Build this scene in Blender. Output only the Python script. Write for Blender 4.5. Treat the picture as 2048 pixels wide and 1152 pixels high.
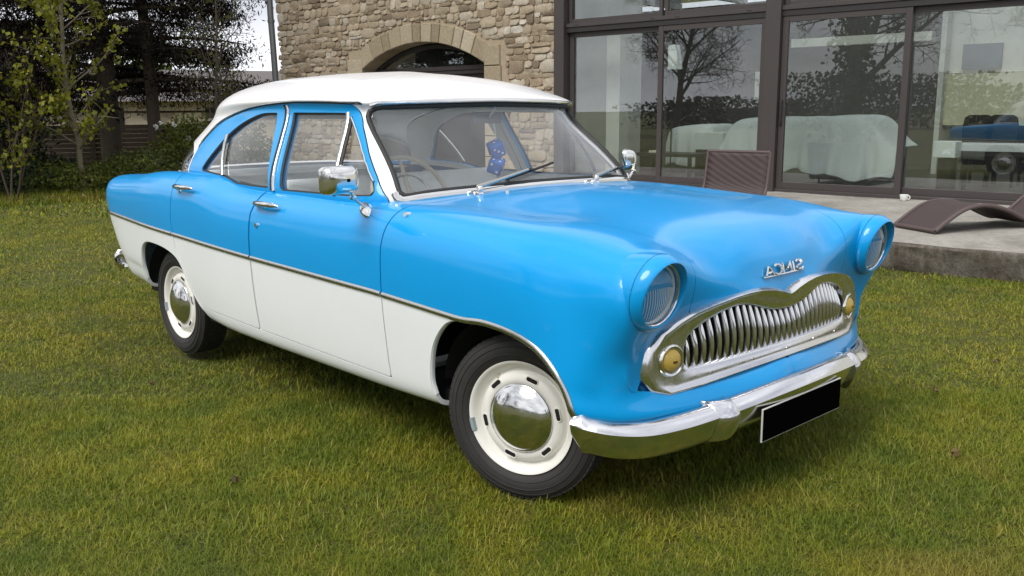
import bpy, bmesh, math, random
import numpy as np
from mathutils import Vector, Matrix
PI=math.pi; R=math.radians
for o in list(bpy.data.objects): bpy.data.objects.remove(o)
scene=bpy.context.scene; COL=scene.collection
# ------------------------------------------------------------------ camera
cd=bpy.data.cameras.new('camera'); cam=bpy.data.objects.new('camera',cd); COL.objects.link(cam)
cam.location=(2.177,-2.797,1.345); cam.rotation_euler=(R(78.98),R(.4165),R(46.777))
cd.sensor_width=36; cd.lens=36*1831.9/2048; cd.clip_start=.05; cd.clip_end=3000
scene.camera=cam
# ------------------------------------------------------------------ sky, sun, exposure
SUN_AZ=-80.0; SUN_EL=50.0     # direction TO the sun
world=bpy.data.worlds.new('World'); scene.world=world; world.use_nodes=True
wt=world.node_tree; wt.nodes.clear()
def wn(t,**k):
    n=wt.nodes.new(t)
    for a,b in k.items(): setattr(n,a,b)
    return n
sky=wn('ShaderNodeTexSky',sky_type='NISHITA',sun_disc=False,sun_elevation=R(SUN_EL),sun_rotation=R(90-SUN_AZ),air_density=1.0,dust_density=2.0,ozone_density=1.0)
bg=wn('ShaderNodeBackground'); bg.inputs[1].default_value=.1
tc=wn('ShaderNodeTexCoord')
mp=wn('ShaderNodeMapping'); mp.inputs['Scale'].default_value=(1,1,2.6)
nz=wn('ShaderNodeTexNoise'); nz.inputs['Scale'].default_value=2.3; nz.inputs['Detail'].default_value=9; nz.inputs['Roughness'].default_value=.58
rp=wn('ShaderNodeValToRGB'); rp.color_ramp.elements[0].position=.30; rp.color_ramp.elements[0].color=(3.0,3.2,3.7,1)
rp.color_ramp.elements[1].position=.72; rp.color_ramp.elements[1].color=(10.5,10.6,11,1)
nm=wn('ShaderNodeTexNoise'); nm.inputs['Scale'].default_value=1.3; nm.inputs['Detail'].default_value=5
rm=wn('ShaderNodeValToRGB'); rm.color_ramp.elements[0].position=.28; rm.color_ramp.elements[0].color=(.72,.72,.72,1); rm.color_ramp.elements[1].position=.5; rm.color_ramp.elements[1].color=(1,1,1,1)
mx=wn('ShaderNodeMix',data_type='RGBA')
wo=wn('ShaderNodeOutputWorld'); L=wt.links.new
L(tc.outputs['Generated'],mp.inputs[0]); L(mp.outputs[0],nz.inputs['Vector']); L(mp.outputs[0],nm.inputs['Vector'])
L(nz.outputs['Fac'],rp.inputs[0]); L(nm.outputs['Fac'],rm.inputs[0])
L(rm.outputs[0],mx.inputs['Factor']); L(sky.outputs[0],mx.inputs['A']); L(rp.outputs[0],mx.inputs['B'])
L(mx.outputs['Result'],bg.inputs[0]); L(bg.outputs[0],wo.inputs[0])
sd=bpy.data.lights.new('sun','SUN'); sd.energy=2.0; sd.angle=R(30); sd.color=(1,.965,.91)
sun=bpy.data.objects.new('sun',sd); COL.objects.link(sun)
_d=Vector((math.cos(R(SUN_AZ))*math.cos(R(SUN_EL)),math.sin(R(SUN_AZ))*math.cos(R(SUN_EL)),math.sin(R(SUN_EL))))
sun.rotation_euler=_d.to_track_quat('Z','Y').to_euler(); sun.location=_d*40
scene.view_settings.view_transform='Standard'; scene.view_settings.look='None'
scene.view_settings.exposure=0.58; scene.view_settings.gamma=1
scene.render.engine='CYCLES'; scene.cycles.max_bounces=10; scene.cycles.transparent_max_bounces=24
scene.cycles.caustics_reflective=False; scene.cycles.caustics_refractive=False; scene.cycles.sample_clamp_indirect=8

# ------------------------------------------------------------------ materials
MATS={}
class NT:
    def __init__(s,name):
        s.m=bpy.data.materials.new(name); s.m.use_nodes=True; s.t=s.m.node_tree; s.t.nodes.clear()
        s.out=s.n('ShaderNodeOutputMaterial'); s.p=s.n('ShaderNodeBsdfPrincipled'); s.l(s.p.outputs[0],s.out.inputs[0]); MATS[name]=s.m
    def n(s,t,**k):
        n=s.t.nodes.new(t)
        for a,b in k.items(): setattr(n,a,b)
        return n
    def l(s,a,b): s.t.links.new(a,b)
    def noise(s,scale,detail=4,rough=.55,vec=None,dist=0):
        n=s.n('ShaderNodeTexNoise'); n.inputs['Scale'].default_value=scale; n.inputs['Detail'].default_value=detail; n.inputs['Roughness'].default_value=rough; n.inputs['Distortion'].default_value=dist
        if vec is None: vec=s.pos()
        s.l(vec,n.inputs['Vector']); return n
    def pos(s):
        if not hasattr(s,'_p'): s._p=s.n('ShaderNodeNewGeometry')
        return s._p.outputs['Position']
    def obj(s):
        if not hasattr(s,'_o'): s._o=s.n('ShaderNodeTexCoord')
        return s._o.outputs['Object']
    def ramp(s,fac,stops):
        r=s.n('ShaderNodeValToRGB'); e=r.color_ramp.elements
        while len(e)<len(stops): e.new(.5)
        for i,(p,c) in enumerate(stops):
            e[i].position=p; e[i].color=(c,c,c,1) if isinstance(c,(int,float)) else (*c,1)
        s.l(fac,r.inputs[0]); return r.outputs[0]
    def mix(s,fac,a,b,mode='MIX'):
        m=s.n('ShaderNodeMix',data_type='RGBA',blend_type=mode)
        for v,k in ((fac,'Factor'),(a,'A'),(b,'B')):
            if isinstance(v,(int,float)): m.inputs[k].default_value=v if k=='Factor' else (v,v,v,1)
            elif isinstance(v,tuple): m.inputs[k].default_value=(*v,1)
            else: s.l(v,m.inputs[k])
        return m.outputs['Result']
    def bump(s,h,strength=.3,dist=.01,normal=None):
        b=s.n('ShaderNodeBump'); b.inputs['Strength'].default_value=strength; b.inputs['Distance'].default_value=dist
        s.l(h,b.inputs['Height'])
        if normal is not None: s.l(normal,b.inputs['Normal'])
        s.l(b.outputs[0],s.p.inputs['Normal']); return b.outputs[0]
    def set(s,**k):
        for a,v in k.items():
            i=s.p.inputs[a.replace('_',' ')]
            if hasattr(v,'links') or isinstance(v,bpy.types.NodeSocket): s.l(v,i)
            elif isinstance(v,tuple): i.default_value=(*v,1) if len(v)==3 else v
            else: i.default_value=v
        return s
def simple(name,col,rough=.5,metal=0,vary=.12,scale=8,bump=0,**k):
    t=NT(name); n=t.noise(scale,5)
    c=t.mix(n.outputs['Fac'],tuple(x*(1-vary) for x in col),tuple(min(1,x*(1+vary)) for x in col))
    t.set(Base_Color=c,Roughness=rough,Metallic=metal,**k)
    if bump: t.bump(t.noise(scale*6,6).outputs['Fac'],bump,.004)
    return t.m
def paint(name,col,orange=.045):
    t=NT(name); n=t.noise(3.2,3); fine=t.noise(420,2)
    c=t.mix(n.outputs['Fac'],tuple(x*.96 for x in col),tuple(min(1,x*1.04) for x in col))
    dirt=t.noise(14,8,.7); dm=t.ramp(dirt.outputs['Fac'],[(.60,0.0),(.85,.12)])
    c=t.mix(dm,c,(.25,.25,.22))
    t.set(Base_Color=c,Roughness=.36,Specular_IOR_Level=.2,Coat_Weight=.6,Coat_Roughness=t.ramp(dirt.outputs['Fac'],[(.3,.06),(.8,.16)]))
    b=t.n('ShaderNodeBump'); b.inputs['Strength'].default_value=orange; b.inputs['Distance'].default_value=.002
    w=t.noise(9,2); a=t.n('ShaderNodeMath',operation='MULTIPLY_ADD'); a.inputs[1].default_value=.06; t.l(fine.outputs['Fac'],a.inputs[0]); t.l(w.outputs['Fac'],a.inputs[2])
    t.l(a.outputs[0],b.inputs['Height']); t.l(b.outputs[0],t.p.inputs['Coat Normal'])
    return t.m
paint('blue_paint',(.0,.295,.69)); paint('white_paint',(.78,.81,.81)); paint('roof_paint',(.80,.79,.79))
def chrome(name,col=(.72,.72,.70),r0=.06,r1=.28):
    t=NT(name); n=t.noise(26,7,.7); t.set(Base_Color=col,Metallic=1.0,Roughness=t.ramp(n.outputs['Fac'],[(.4,r0),(.75,r1)])); return t.m
chrome('chrome'); chrome('dull_chrome',(.50,.50,.47),.16,.4); chrome('bar_chrome',(.66,.66,.66),.10,.22); chrome('bumper_chrome',(.68,.68,.70),.11,.30); chrome('surround_chrome',(.72,.72,.74),.18,.36); simple('reflector_silver',(.95,.95,.94),.30,metal=.15)
simple('rubber',(.016,.016,.016),.6); simple('tyre_rubber',(.022,.021,.020),.72,vary=.3,scale=30,bump=.1)
simple('wheel_white',(.74,.73,.68),.42,vary=.06); simple('black_void',(.006,.006,.006),.95); simple('underbody',(.012,.012,.012),.9)
simple('grille_dark',(.02,.022,.026),.6); simple('seat_fabric',(.82,.85,.85),.85,vary=.1,scale=20,bump=.08); simple('cabin_trim',(.62,.63,.62),.8)
simple('headliner',(.78,.77,.74),.9); simple('dash_grey',(.12,.13,.14),.5); simple('ivory_plastic',(.45,.42,.34),.35); simple('plate_black',(.002,.002,.002),.9,Specular_IOR_Level=0.0); simple('plate_edge',(.55,.55,.52),.5)
simple('dice_blue',(.01,.14,.52),.85,scale=60,bump=.3); simple('pip_white',(.8,.8,.8),.8); simple('wiper_black',(.012,.012,.012),.5)
simple('amber_lens',(.50,.35,.07),.35,vary=.25,scale=60); simple('bulb_dark',(.06,.04,.01),.5); simple('lead_grey',(.25,.31,.32),.5)
def glass(name,tint=(.93,.96,.95),spec=1.0,ior=1.45,rough=.0,dust=.03,wave=0):
    # thin pane: fresnel reflection over clear transmission, plus dust that doubles as painted haze on the windscreen
    t=NT(name); t.t.nodes.remove(t.p)
    ge=t.n('ShaderNodeNewGeometry'); dt=t.n('ShaderNodeVectorMath',operation='DOT_PRODUCT'); t.l(ge.outputs['Normal'],dt.inputs[0]); t.l(ge.outputs['Incoming'],dt.inputs[1])
    def mth(op,a,b=None):
        n=t.n('ShaderNodeMath',operation=op)
        for i,v in enumerate((a,b)):
            if v is None: continue
            if isinstance(v,(int,float)): n.inputs[i].default_value=v
            else: t.l(v,n.inputs[i])
        return n.outputs[0]
    f0=((ior-1)/(ior+1))**2; sch=mth('POWER',mth('SUBTRACT',1.0,mth('ABSOLUTE',dt.outputs['Value'])),5.0)
    mu=t.n('ShaderNodeMath',operation='MULTIPLY'); mu.inputs[1].default_value=spec; mu.use_clamp=True; t.l(mth('ADD',mth('MULTIPLY',sch,1-f0),f0),mu.inputs[0])
    tr=t.n('ShaderNodeBsdfTransparent'); tr.inputs[0].default_value=(*tint,1)
    gl=t.n('ShaderNodeBsdfGlossy'); gl.inputs['Roughness'].default_value=rough
    if wave:
        b=t.n('ShaderNodeBump'); b.inputs['Strength'].default_value=wave; b.inputs['Distance'].default_value=.01; t.l(t.noise(1.3,2).outputs['Fac'],b.inputs['Height']); t.l(b.outputs[0],gl.inputs['Normal'])
    m1=t.n('ShaderNodeMixShader'); t.l(mu.outputs[0],m1.inputs[0]); t.l(tr.outputs[0],m1.inputs[1]); t.l(gl.outputs[0],m1.inputs[2])
    df=t.n('ShaderNodeBsdfDiffuse'); df.inputs[0].default_value=(.6,.6,.58,1)
    m2=t.n('ShaderNodeMixShader'); dn=t.ramp(t.noise(5,6,.7).outputs['Fac'],[(.3,dust*.4),(.8,dust*1.6)]); t.l(dn,m2.inputs[0]); t.l(m1.outputs[0],m2.inputs[1]); t.l(df.outputs[0],m2.inputs[2])
    t.l(m2.outputs[0],t.out.inputs[0]); return t.m
glass('car_glass',(.97,.985,.98),1.9,1.5,0,.022); simple('flute_glint',(.80,.82,.82),.15,vary=.05); glass('windscreen_glass',(.95,.97,.965),1.9,1.5,0,.055); glass('lamp_glass',(.97,.97,.95),1.3,1.5,.02,.03)  # windscreen dust is raised to paint in a veil of sky haze

# ------------------------------------------------------------------ mesh helpers
def link(o,parent=None):
    COL.objects.link(o)
    if parent is not None: o.parent=parent
    return o
def tag(o,label=None,cat=None,group=None,kind=None):
    if label: o['label']=label
    if cat: o['category']=cat
    if group: o['group']=group
    if kind: o['kind']=kind
    return o
def empty(name,loc=(0,0,0),rz=0,label=None,cat=None,group=None):
    o=bpy.data.objects.new(name,None); o.location=loc; o.rotation_euler=(0,0,rz); o.empty_display_size=.2; link(o); return tag(o,label,cat,group)
def mk(name,V,F,mat,parent=None,smooth=True,mi=None,normals=None,angle=None):
    me=bpy.data.meshes.new(name); me.from_pydata([tuple(map(float,v)) for v in V],[],[tuple(f) for f in F])
    for m in (mat if isinstance(mat,(list,tuple)) else [mat]): me.materials.append(MATS[m] if isinstance(m,str) else m)
    if mi is not None: me.polygons.foreach_set('material_index',mi)
    if smooth: me.polygons.foreach_set('use_smooth',[True]*len(me.polygons))
    me.update()
    if normals is not None: me.normals_split_custom_set_from_vertices([tuple(map(float,n)) for n in normals])
    elif smooth and angle: me.set_sharp_from_angle(angle=R(angle))
    return link(bpy.data.objects.new(name,me),parent)
class MB:
    """collects shapes into one mesh"""
    def __init__(s): s.V=[];s.F=[];s.M=[]
    def add(s,V,F,m=0):
        o=len(s.V); s.V+=[tuple(v) for v in V]; s.F+=[tuple(i+o for i in f) for f in F]; s.M+=[m]*len(F); return s
    def box(s,a,b,m=0,mat=None):
        x0,y0,z0=a;x1,y1,z1=b
        V=[(x0,y0,z0),(x1,y0,z0),(x1,y1,z0),(x0,y1,z0),(x0,y0,z1),(x1,y0,z1),(x1,y1,z1),(x0,y1,z1)]
        if mat is not None: V=[tuple(mat@Vector(v)) for v in V]
        return s.add(V,[(3,2,1,0),(4,5,6,7),(0,1,5,4),(1,2,6,5),(2,3,7,6),(3,0,4,7)],m)
    def tube(s,pts,r,seg=8,m=0,caps=True):
        pts=[Vector(p) for p in pts]; n=len(pts); rr=r if isinstance(r,(list,tuple)) else [r]*n
        V=[];F=[]; up=None
        for i,p in enumerate(pts):
            t=(pts[min(i+1,n-1)]-pts[max(i-1,0)])
            t=t.normalized() if t.length>1e-9 else Vector((0,0,1))
            if up is None:
                up=t.orthogonal().normalized()
            up=(up-t*up.dot(t)); up=up.normalized() if up.length>1e-6 else t.orthogonal().normalized()
            w=t.cross(up)
            for k in range(seg):
                a=2*PI*k/seg; V.append(p+(up*math.cos(a)+w*math.sin(a))*rr[i])
        for i in range(n-1):
            for k in range(seg):
                F.append((i*seg+k,i*seg+(k+1)%seg,(i+1)*seg+(k+1)%seg,(i+1)*seg+k))
        if caps: F.append(tuple(range(seg))[::-1]); F.append(tuple((n-1)*seg+k for k in range(seg)))
        return s.add(V,F,m)
    def lathe(s,prof,seg=32,mat=None,m=0,closed=False):
        """prof: (axial, radius) around local +X"""
        V=[];F=[];n=len(prof)
        for a,r in prof:
            for k in range(seg):
                t=2*PI*k/seg; v=Vector((a,r*math.cos(t),r*math.sin(t))); V.append(mat@v if mat is not None else v)
        for i in range(n-1+(1 if closed else 0)):
            j=(i+1)%n
            for k in range(seg): F.append((i*seg+k,j*seg+k,j*seg+(k+1)%seg,i*seg+(k+1)%seg))
        return s.add(V,F,m)
    def loft(s,rings,m=0,closed=True,caps=False):
        n=len(rings[0]);V=[];F=[]
        for r in rings: V+=[tuple(p) for p in r]
        for i in range(len(rings)-1):
            for k in range(n if closed else n-1): F.append((i*n+k,i*n+(k+1)%n,(i+1)*n+(k+1)%n,(i+1)*n+k))
        if caps: F.append(tuple(range(n))[::-1]); F.append(tuple((len(rings)-1)*n+k for k in range(n)))
        return s.add(V,F,m)
    def build(s,name,mat,parent=None,smooth=True,angle=40): return mk(name,s.V,s.F,mat,parent,smooth,s.M if isinstance(mat,(list,tuple)) else None,None,angle)
def bevel(o,w=.01,seg=2):
    b=o.modifiers.new('bevel','BEVEL'); b.width=w; b.segments=seg; b.limit_method='ANGLE'; b.angle_limit=R(35); return o
def catmull(P,n,closed=False):
    P=np.array(P,float); N=len(P); out=[]
    segs=N if closed else N-1
    for i in range(segs):
        p0=P[(i-1)%N] if (closed or i>0) else 2*P[0]-P[1]
        p1=P[i];p2=P[(i+1)%N]
        p3=P[(i+2)%N] if (closed or i+2<N) else 2*P[-1]-P[-2]
        for k in range(n):
            t=k/n; out.append(.5*((2*p1)+(-p0+p2)*t+(2*p0-5*p1+4*p2-p3)*t*t+(-p0+3*p1-3*p2+p3)*t**3))
    if not closed: out.append(P[-1])
    return np.array(out)
def resample(P,n,closed=False):
    P=np.array(P,float)
    if closed: P=np.vstack([P,P[:1]])
    d=np.r_[0,np.cumsum(np.linalg.norm(np.diff(P,axis=0),axis=1))]
    t=np.linspace(0,d[-1],n+1)[:-1] if closed else np.linspace(0,d[-1],n)
    return np.stack([np.interp(t,d,P[:,k]) for k in range(P.shape[1])],1)

# ------------------------------------------------------------------ spline surfaces
def bbasis(U,t,p=3):
    n=len(U)-p-1; t=np.clip(t,U[0],U[-1]-1e-9); B=np.zeros((len(t),len(U)-1))
    for i in range(len(U)-1): B[:,i]=(t>=U[i])&(t<U[i+1])
    for k in range(1,p+1):
        C=np.zeros((len(t),len(U)-1-k))
        for i in range(len(U)-1-k):
            a=U[i+k]-U[i]; b=U[i+k+1]-U[i+1]
            if a>0: C[:,i]+=(t-U[i])/a*B[:,i]
            if b>0: C[:,i]+=(U[i+k+1]-t)/b*B[:,i+1]
        B=C
    return B[:,:n]
def params(P,axis):
    d=np.linalg.norm(np.diff(P,axis=axis),axis=2)
    d=np.sqrt(d).mean(axis=1-axis); t=np.r_[0,np.cumsum(d)]; return t/t[-1]
def surf(P,nu,nv,tight=.75,mirror=False):
    P=np.array(P,float); nr=P.shape[1]
    if mirror: P=np.concatenate([P,P[:,nr-2:nr-5:-1]*np.array([1,-1,1])],1)   # carry on past the centre line so that the crown is smooth
    P=np.array(P,float); tu=params(P,0); tv=params(P,1)
    def kn(t):
        n=len(t); return np.r_[[0]*4,[t[i:i+3].mean() for i in range(1,n-3)],[1]*4]
    Uu,Uv=kn(tu),kn(tv); Au=bbasis(Uu,tu);Av=bbasis(Uv,tv)
    X=np.einsum('ij,jkc->ikc',np.linalg.inv(Au),P); X=np.einsum('ij,kjc->kic',np.linalg.inv(Av),X)
    C=P*(1-tight)+X*tight
    su,sv=np.linspace(0,1,nu),np.linspace(0,tv[nr-1],nv)
    S=np.einsum('ij,jkc->ikc',bbasis(Uu,su),C); S=np.einsum('ij,kjc->kic',bbasis(Uv,sv),S)
    du=np.gradient(S,axis=0);dv=np.gradient(S,axis=1); N=np.cross(du,dv); N/=np.maximum(np.linalg.norm(N,axis=2,keepdims=True),1e-12)
    return S,N
def grid_faces(nu,nv):
    i=np.arange(nu*nv).reshape(nu,nv)
    return np.stack([i[:-1,:-1],i[1:,:-1],i[1:,1:],i[:-1,1:]],-1).reshape(-1,4).tolist()
def sdf(poly,x,y):
    P=np.array(poly,float); Q=np.roll(P,-1,0); d=np.full(len(x),1e9); ins=np.zeros(len(x),bool)
    for (ax,ay),(bx,by) in zip(P,Q):
        ex,ey=bx-ax,by-ay; t=np.clip(((x-ax)*ex+(y-ay)*ey)/(ex*ex+ey*ey+1e-15),0,1)
        d=np.minimum(d,np.hypot(x-ax-t*ex,y-ay-t*ey))
        c=(ay>y)!=(by>y)
        with np.errstate(divide='ignore',invalid='ignore'): ins^=c&(x<ex*(y-ay)/(ey if ey else 1e-15)+ax)
    return np.where(ins,-d,d)
class Shell:
    def __init__(s,V,N,F,M=None): s.V=np.asarray(V,float);s.N=np.asarray(N,float);s.F=F;s.M=M if M is not None else [0]*len(F)
    def clip(s,f,keep_other=False):
        """keep f<=0 (vectorised f(V)); returns Shell or (inside,outside)"""
        v=f(s.V); v=np.where(np.abs(v)<1e-7,-1e-7,v); neg=(v<0).tolist(); vl=v.tolist()
        nV=[];nN=[];cache={};base=len(s.V)
        fin=[];min_=[];fo=[];mo=[]
        def cut(a,b):
            k=(a,b) if a<b else (b,a)
            if k not in cache:
                a0,b0=k; t=vl[a0]/(vl[a0]-vl[b0]); nV.append(s.V[a0]*(1-t)+s.V[b0]*t); n=s.N[a0]*(1-t)+s.N[b0]*t; nN.append(n/np.linalg.norm(n)); cache[k]=base+len(nV)-1
            return cache[k]
        for f_,m in zip(s.F,s.M):
            c=sum(neg[i] for i in f_)
            if c==len(f_): fin.append(f_);min_.append(m)
            elif c==0:
                if keep_other: fo.append(f_);mo.append(m)
            else:
                A=[];B=[];n=len(f_)
                for i in range(n):
                    a,b=f_[i],f_[(i+1)%n]
                    (A if neg[a] else B).append(a)
                    if neg[a]!=neg[b]: k=cut(a,b); A.append(k);B.append(k)
                if len(A)>2: fin.append(A);min_.append(m)
                if keep_other and len(B)>2: fo.append(B);mo.append(m)
        V=np.vstack([s.V,nV]) if nV else s.V; N=np.vstack([s.N,nN]) if nN else s.N
        I=Shell(V,N,fin,min_)
        return (I,Shell(V,N,fo,mo)) if keep_other else I
    def compact(s):
        used=sorted({i for f in s.F for i in f}); mp={a:i for i,a in enumerate(used)}
        return Shell(s.V[used],s.N[used],[[mp[i] for i in f] for f in s.F],list(s.M))
    def mirror(s):
        k=np.array([1,-1,1]); return Shell(s.V*k,s.N*k,[list(f)[::-1] for f in s.F],list(s.M))
    def join(s,o):
        b=len(s.V); return Shell(np.vstack([s.V,o.V]),np.vstack([s.N,o.N]),list(s.F)+[[i+b for i in f] for f in o.F],list(s.M)+list(o.M))
    def offset(s,d): return Shell(s.V+s.N*d,s.N,s.F,s.M)
    def flange(s,t,skip_mid=True):
        """turn free edges inward so that the panel shows its thickness"""
        cnt={}
        for f,m in zip(s.F,s.M):
            for i in range(len(f)):
                a,b=f[i],f[(i+1)%len(f)]; k=(a,b) if a<b else (b,a); cnt.setdefault(k,[]).append((a,b,m))
        V=s.V.tolist();N=s.N.tolist();F=list(s.F);M=list(s.M)
        for k,e in cnt.items():
            if len(e)!=1: continue
            a,b,m=e[0]; A,B=s.V[a],s.V[b]
            if skip_mid and abs(A[1])<2e-3 and abs(B[1])<2e-3: continue
            n=np.cross(B-A,s.N[a]); l=np.linalg.norm(n)
            if l<1e-9: continue
            n=n/l; i=len(V); V+=[A,B,B-s.N[b]*t,A-s.N[a]*t]; N+=[n]*4; F.append([i,i+3,i+2,i+1]); M.append(m)
        return Shell(np.array(V),np.array(N),F,M)
    def build(s,name,mats,parent=None,flange=0):
        q=s.compact()
        if flange: q=q.flange(flange)
        return mk(name,q.V,q.F,mats,parent,True,q.M if isinstance(mats,(list,tuple)) else None,q.N)

# ================================================================== THE CAR (front axle at x=0, near side y<0; the net below holds |y|)
car=empty('vintage_car',(0,0,0),0,'blue and white vintage four-door saloon with chrome grille parked on the lawn','car')
def st(*rows): return [tuple(r) for r in rows]
# each station: rows r0..r10 = (x,w,z): underside, sill, door foot, lower side, trim, widest, shoulder, crown, inner, mid, centre
def mid(x,zb,w,z7,w7,z8,w8,z9,w9,z10,zt=.68,z5=.81,z6=.925):
    w1,w2,w3,w4,w5,w6=w
    return st((x,w1-.09,zb-.015),(x,w1,zb),(x,w2,zb+.075),(x,w3,.53),(x,w4,zt),(x,w5,z5),(x,w6,z6),(x,w7,z7),(x,w8,z8),(x,w9,z9),(x,0,z10))
DW=(.812,.838,.856,.866,.868,.846)
NET=[
 st((-3.46,0,.38),(-3.50,0,.40),(-3.54,0,.47),(-3.60,0,.55),(-3.645,0,.66),(-3.68,0,.75),(-3.69,0,.83),(-3.685,0,.88),(-3.67,0,.91),(-3.64,0,.93),(-3.59,0,.945)),
 st((-3.45,.38,.38),(-3.49,.39,.40),(-3.53,.40,.47),(-3.59,.41,.55),(-3.635,.42,.66),(-3.67,.44,.75),(-3.68,.46,.84),(-3.675,.47,.895),(-3.64,.43,.93),(-3.58,.28,.945),(-3.50,0,.957)),
 st((-3.42,.63,.385),(-3.46,.65,.40),(-3.50,.67,.47),(-3.56,.69,.55),(-3.605,.71,.66),(-3.64,.722,.75),(-3.665,.73,.86),(-3.655,.69,.935),(-3.57,.54,.948),(-3.47,.32,.957),(-3.38,0,.967)),
 st((-3.33,.70,.38),(-3.37,.745,.395),(-3.41,.76,.46),(-3.46,.772,.55),(-3.50,.782,.67),(-3.53,.788,.78),(-3.545,.78,.90),(-3.53,.715,.972),(-3.40,.56,.970),(-3.31,.32,.972),(-3.22,0,.98)),
 mid(-3.22,.39,(.765,.785,.800,.812,.816,.800),.988,.730,.99,.55,.993,.30,.995,.742,.83,.935),
 mid(-2.95,.37,(.788,.808,.822,.834,.838,.820),1.015,.747,1.01,.58,1.01,.30,1.012,.735,.84,.955),
 mid(-2.69,.345,(.798,.822,.838,.849,.852,.832),1.033,.760,1.02,.62,1.02,.32,1.02,.73,.84,.965),
 mid(-2.35,.325,(.805,.830,.846,.856,.858,.838),1.038,.772,1.03,.66,1.03,.34,1.03,.72,.84,.965),
 mid(-2.08,.30,(.811,.836,.853,.863,.865,.846),1.03,.782,1.035,.69,1.03,.36,1.03,.71,.83,.95),
 mid(-1.88,.29,(.812,.838,.856,.866,.868,.848),.998,.79,1.01,.70,1.02,.36,1.02,.703,.815,.925),
 mid(-1.5,.288,DW,.990,.790,1.0,.70,1.01,.36,1.02,.695),
 mid(-1.05,.287,DW,.988,.787,1.0,.69,1.015,.36,1.025,.685),
 mid(-.66,.288,DW,.990,.775,1.0,.65,1.018,.34,1.028,.672,.81,.93),
 mid(-.36,.295,(.812,.836,.853,.863,.866,.838),.988,.745,.996,.585,1.02,.31,1.038,.66,.81,.925),
 mid(-.06,.31,(.812,.836,.853,.861,.862,.828),.976,.73,.980,.555,1.008,.29,1.030,.645,.80,.915),
 mid(.16,.35,(.812,.836,.851,.857,.856,.820),.964,.725,.980,.53,.995,.27,1.004,.63,.79,.90),
 st((.34,.74,.40),(.35,.845,.415),(.345,.852,.47),(.34,.850,.54),(.34,.845,.63),(.34,.838,.74),(.34,.812,.865),(.34,.708,.945),(.345,.50,.957),(.35,.25,.965),(.35,0,.971)),
 st((.42,.72,.395),(.428,.795,.412),(.418,.804,.465),(.418,.807,.53),(.430,.813,.62),(.460,.818,.72),(.468,.810,.85),(.455,.692,.937),(.445,.475,.925),(.445,.24,.931),(.445,0,.937)),
 st((.46,.66,.39),(.500,.710,.410),(.484,.728,.46),(.470,.750,.53),(.477,.764,.61),(.510,.788,.69),(.540,.793,.81),(.535,.680,.920),(.512,.445,.868),(.510,.225,.874),(.510,0,.880)),
 st((.53,.30,.385),(.608,.30,.413),(.570,.32,.478),(.489,.680,.482),(.484,.718,.572),(.503,.724,.648),(.528,.655,.735),(.532,.555,.785),(.540,.385,.797),(.544,.19,.810),(.547,0,.814)),
 st((.54,0,.385),(.622,0,.417),(.580,0,.512),(.490,.612,.462),(.480,.670,.540),(.486,.650,.622),(.504,.552,.697),(.521,.475,.72),(.548,.32,.750),(.566,.14,.752),(.564,0,.726)),
]
BS,BN=surf(NET,460,170,.75,True)
BN=-BN if BN[200,60,1]<0 else BN
BN[-1,BS[-1,:,1]<2e-3,1]=0
BS[:,-1,1]=0; BN[:,-1,1]=0; BS[0,:,1]=0
BN/=np.linalg.norm(BN,axis=2,keepdims=True)
side_pts=BS[30:400,5:125].reshape(-1,3); side_nrm=BN[30:400,5:125].reshape(-1,3)
def on_side(x,z,zmax=None):
    """point and normal on the body side for a given x and z"""
    d=(side_pts[:,0]-x)**2+(side_pts[:,2]-z)**2; i=np.argsort(d)[:4]; w=1/(d[i]+1e-8); w/=w.sum()
    n=(side_nrm[i]*w[:,None]).sum(0); p=(side_pts[i]*w[:,None]).sum(0); return np.array([x,p[1],z]),n/np.linalg.norm(n)
top_pts=BS[60:,95:].reshape(-1,3); top_nrm=BN[60:,95:].reshape(-1,3)
def on_top(x,w):
    d=(top_pts[:,0]-x)**2+(top_pts[:,1]-w)**2; i=np.argsort(d)[:4]; k=1/(d[i]+1e-8); k/=k.sum()
    n=(top_nrm[i]*k[:,None]).sum(0); p=(top_pts[i]*k[:,None]).sum(0); return np.array([x,w,p[2]]),n/np.linalg.norm(n)
F_ARCH=catmull([(-.325,.20),(-.335,.32),(-.345,.40),(-.312,.525),(-.235,.617),(-.152,.645),(-.035,.649),(.102,.637),(.207,.606),(.283,.548),(.325,.496),(.345,.445),(.352,.40),(.352,.20)],6)
R_ARCH=catmull([(-3.03,.20),(-3.02,.39),(-3.012,.50),(-2.975,.593),(-2.90,.638),(-2.78,.648),(-2.604,.637),(-2.48,.608),(-2.415,.565),(-2.375,.51),(-2.335,.45),(-2.26,.371),(-2.20,.325),(-2.20,.20)],6)
CABIN=[(-.615,-.1),(-.615,.02),(-.632,.32),(-.675,.54),(-.74,.705),(-.86,.752),(-1.2,.762),(-1.55,.763),(-1.95,.755),(-2.35,.73),(-2.7,.66),(-2.92,.42),(-2.99,.2),(-2.99,-.1)]
FDOOR=[(-.594,.345),(-.596,.66),(-.593,.85),(-.578,.95),(-.56,1.2),(-1.57,1.2),(-1.57,1.0),(-1.60,.90),(-1.607,.70),(-1.607,.36)]
RDOOR=[(-1.614,.36),(-1.614,.70),(-1.607,.90),(-1.577,1.0),(-1.577,1.2),(-2.44,1.2),(-2.46,.98),(-2.475,.80),(-2.455,.65),(-2.40,.575),(-2.345,.50),(-2.29,.42),(-2.235,.372)]
HOOD=[(-.54,-.1),(-.54,.30),(-.555,.55),(-.575,.615),(-.45,.612),(-.2,.595),(.1,.565),(.3,.535),(.46,.505),(.53,.482),(.70,.42),(.70,-.1)]
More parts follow.
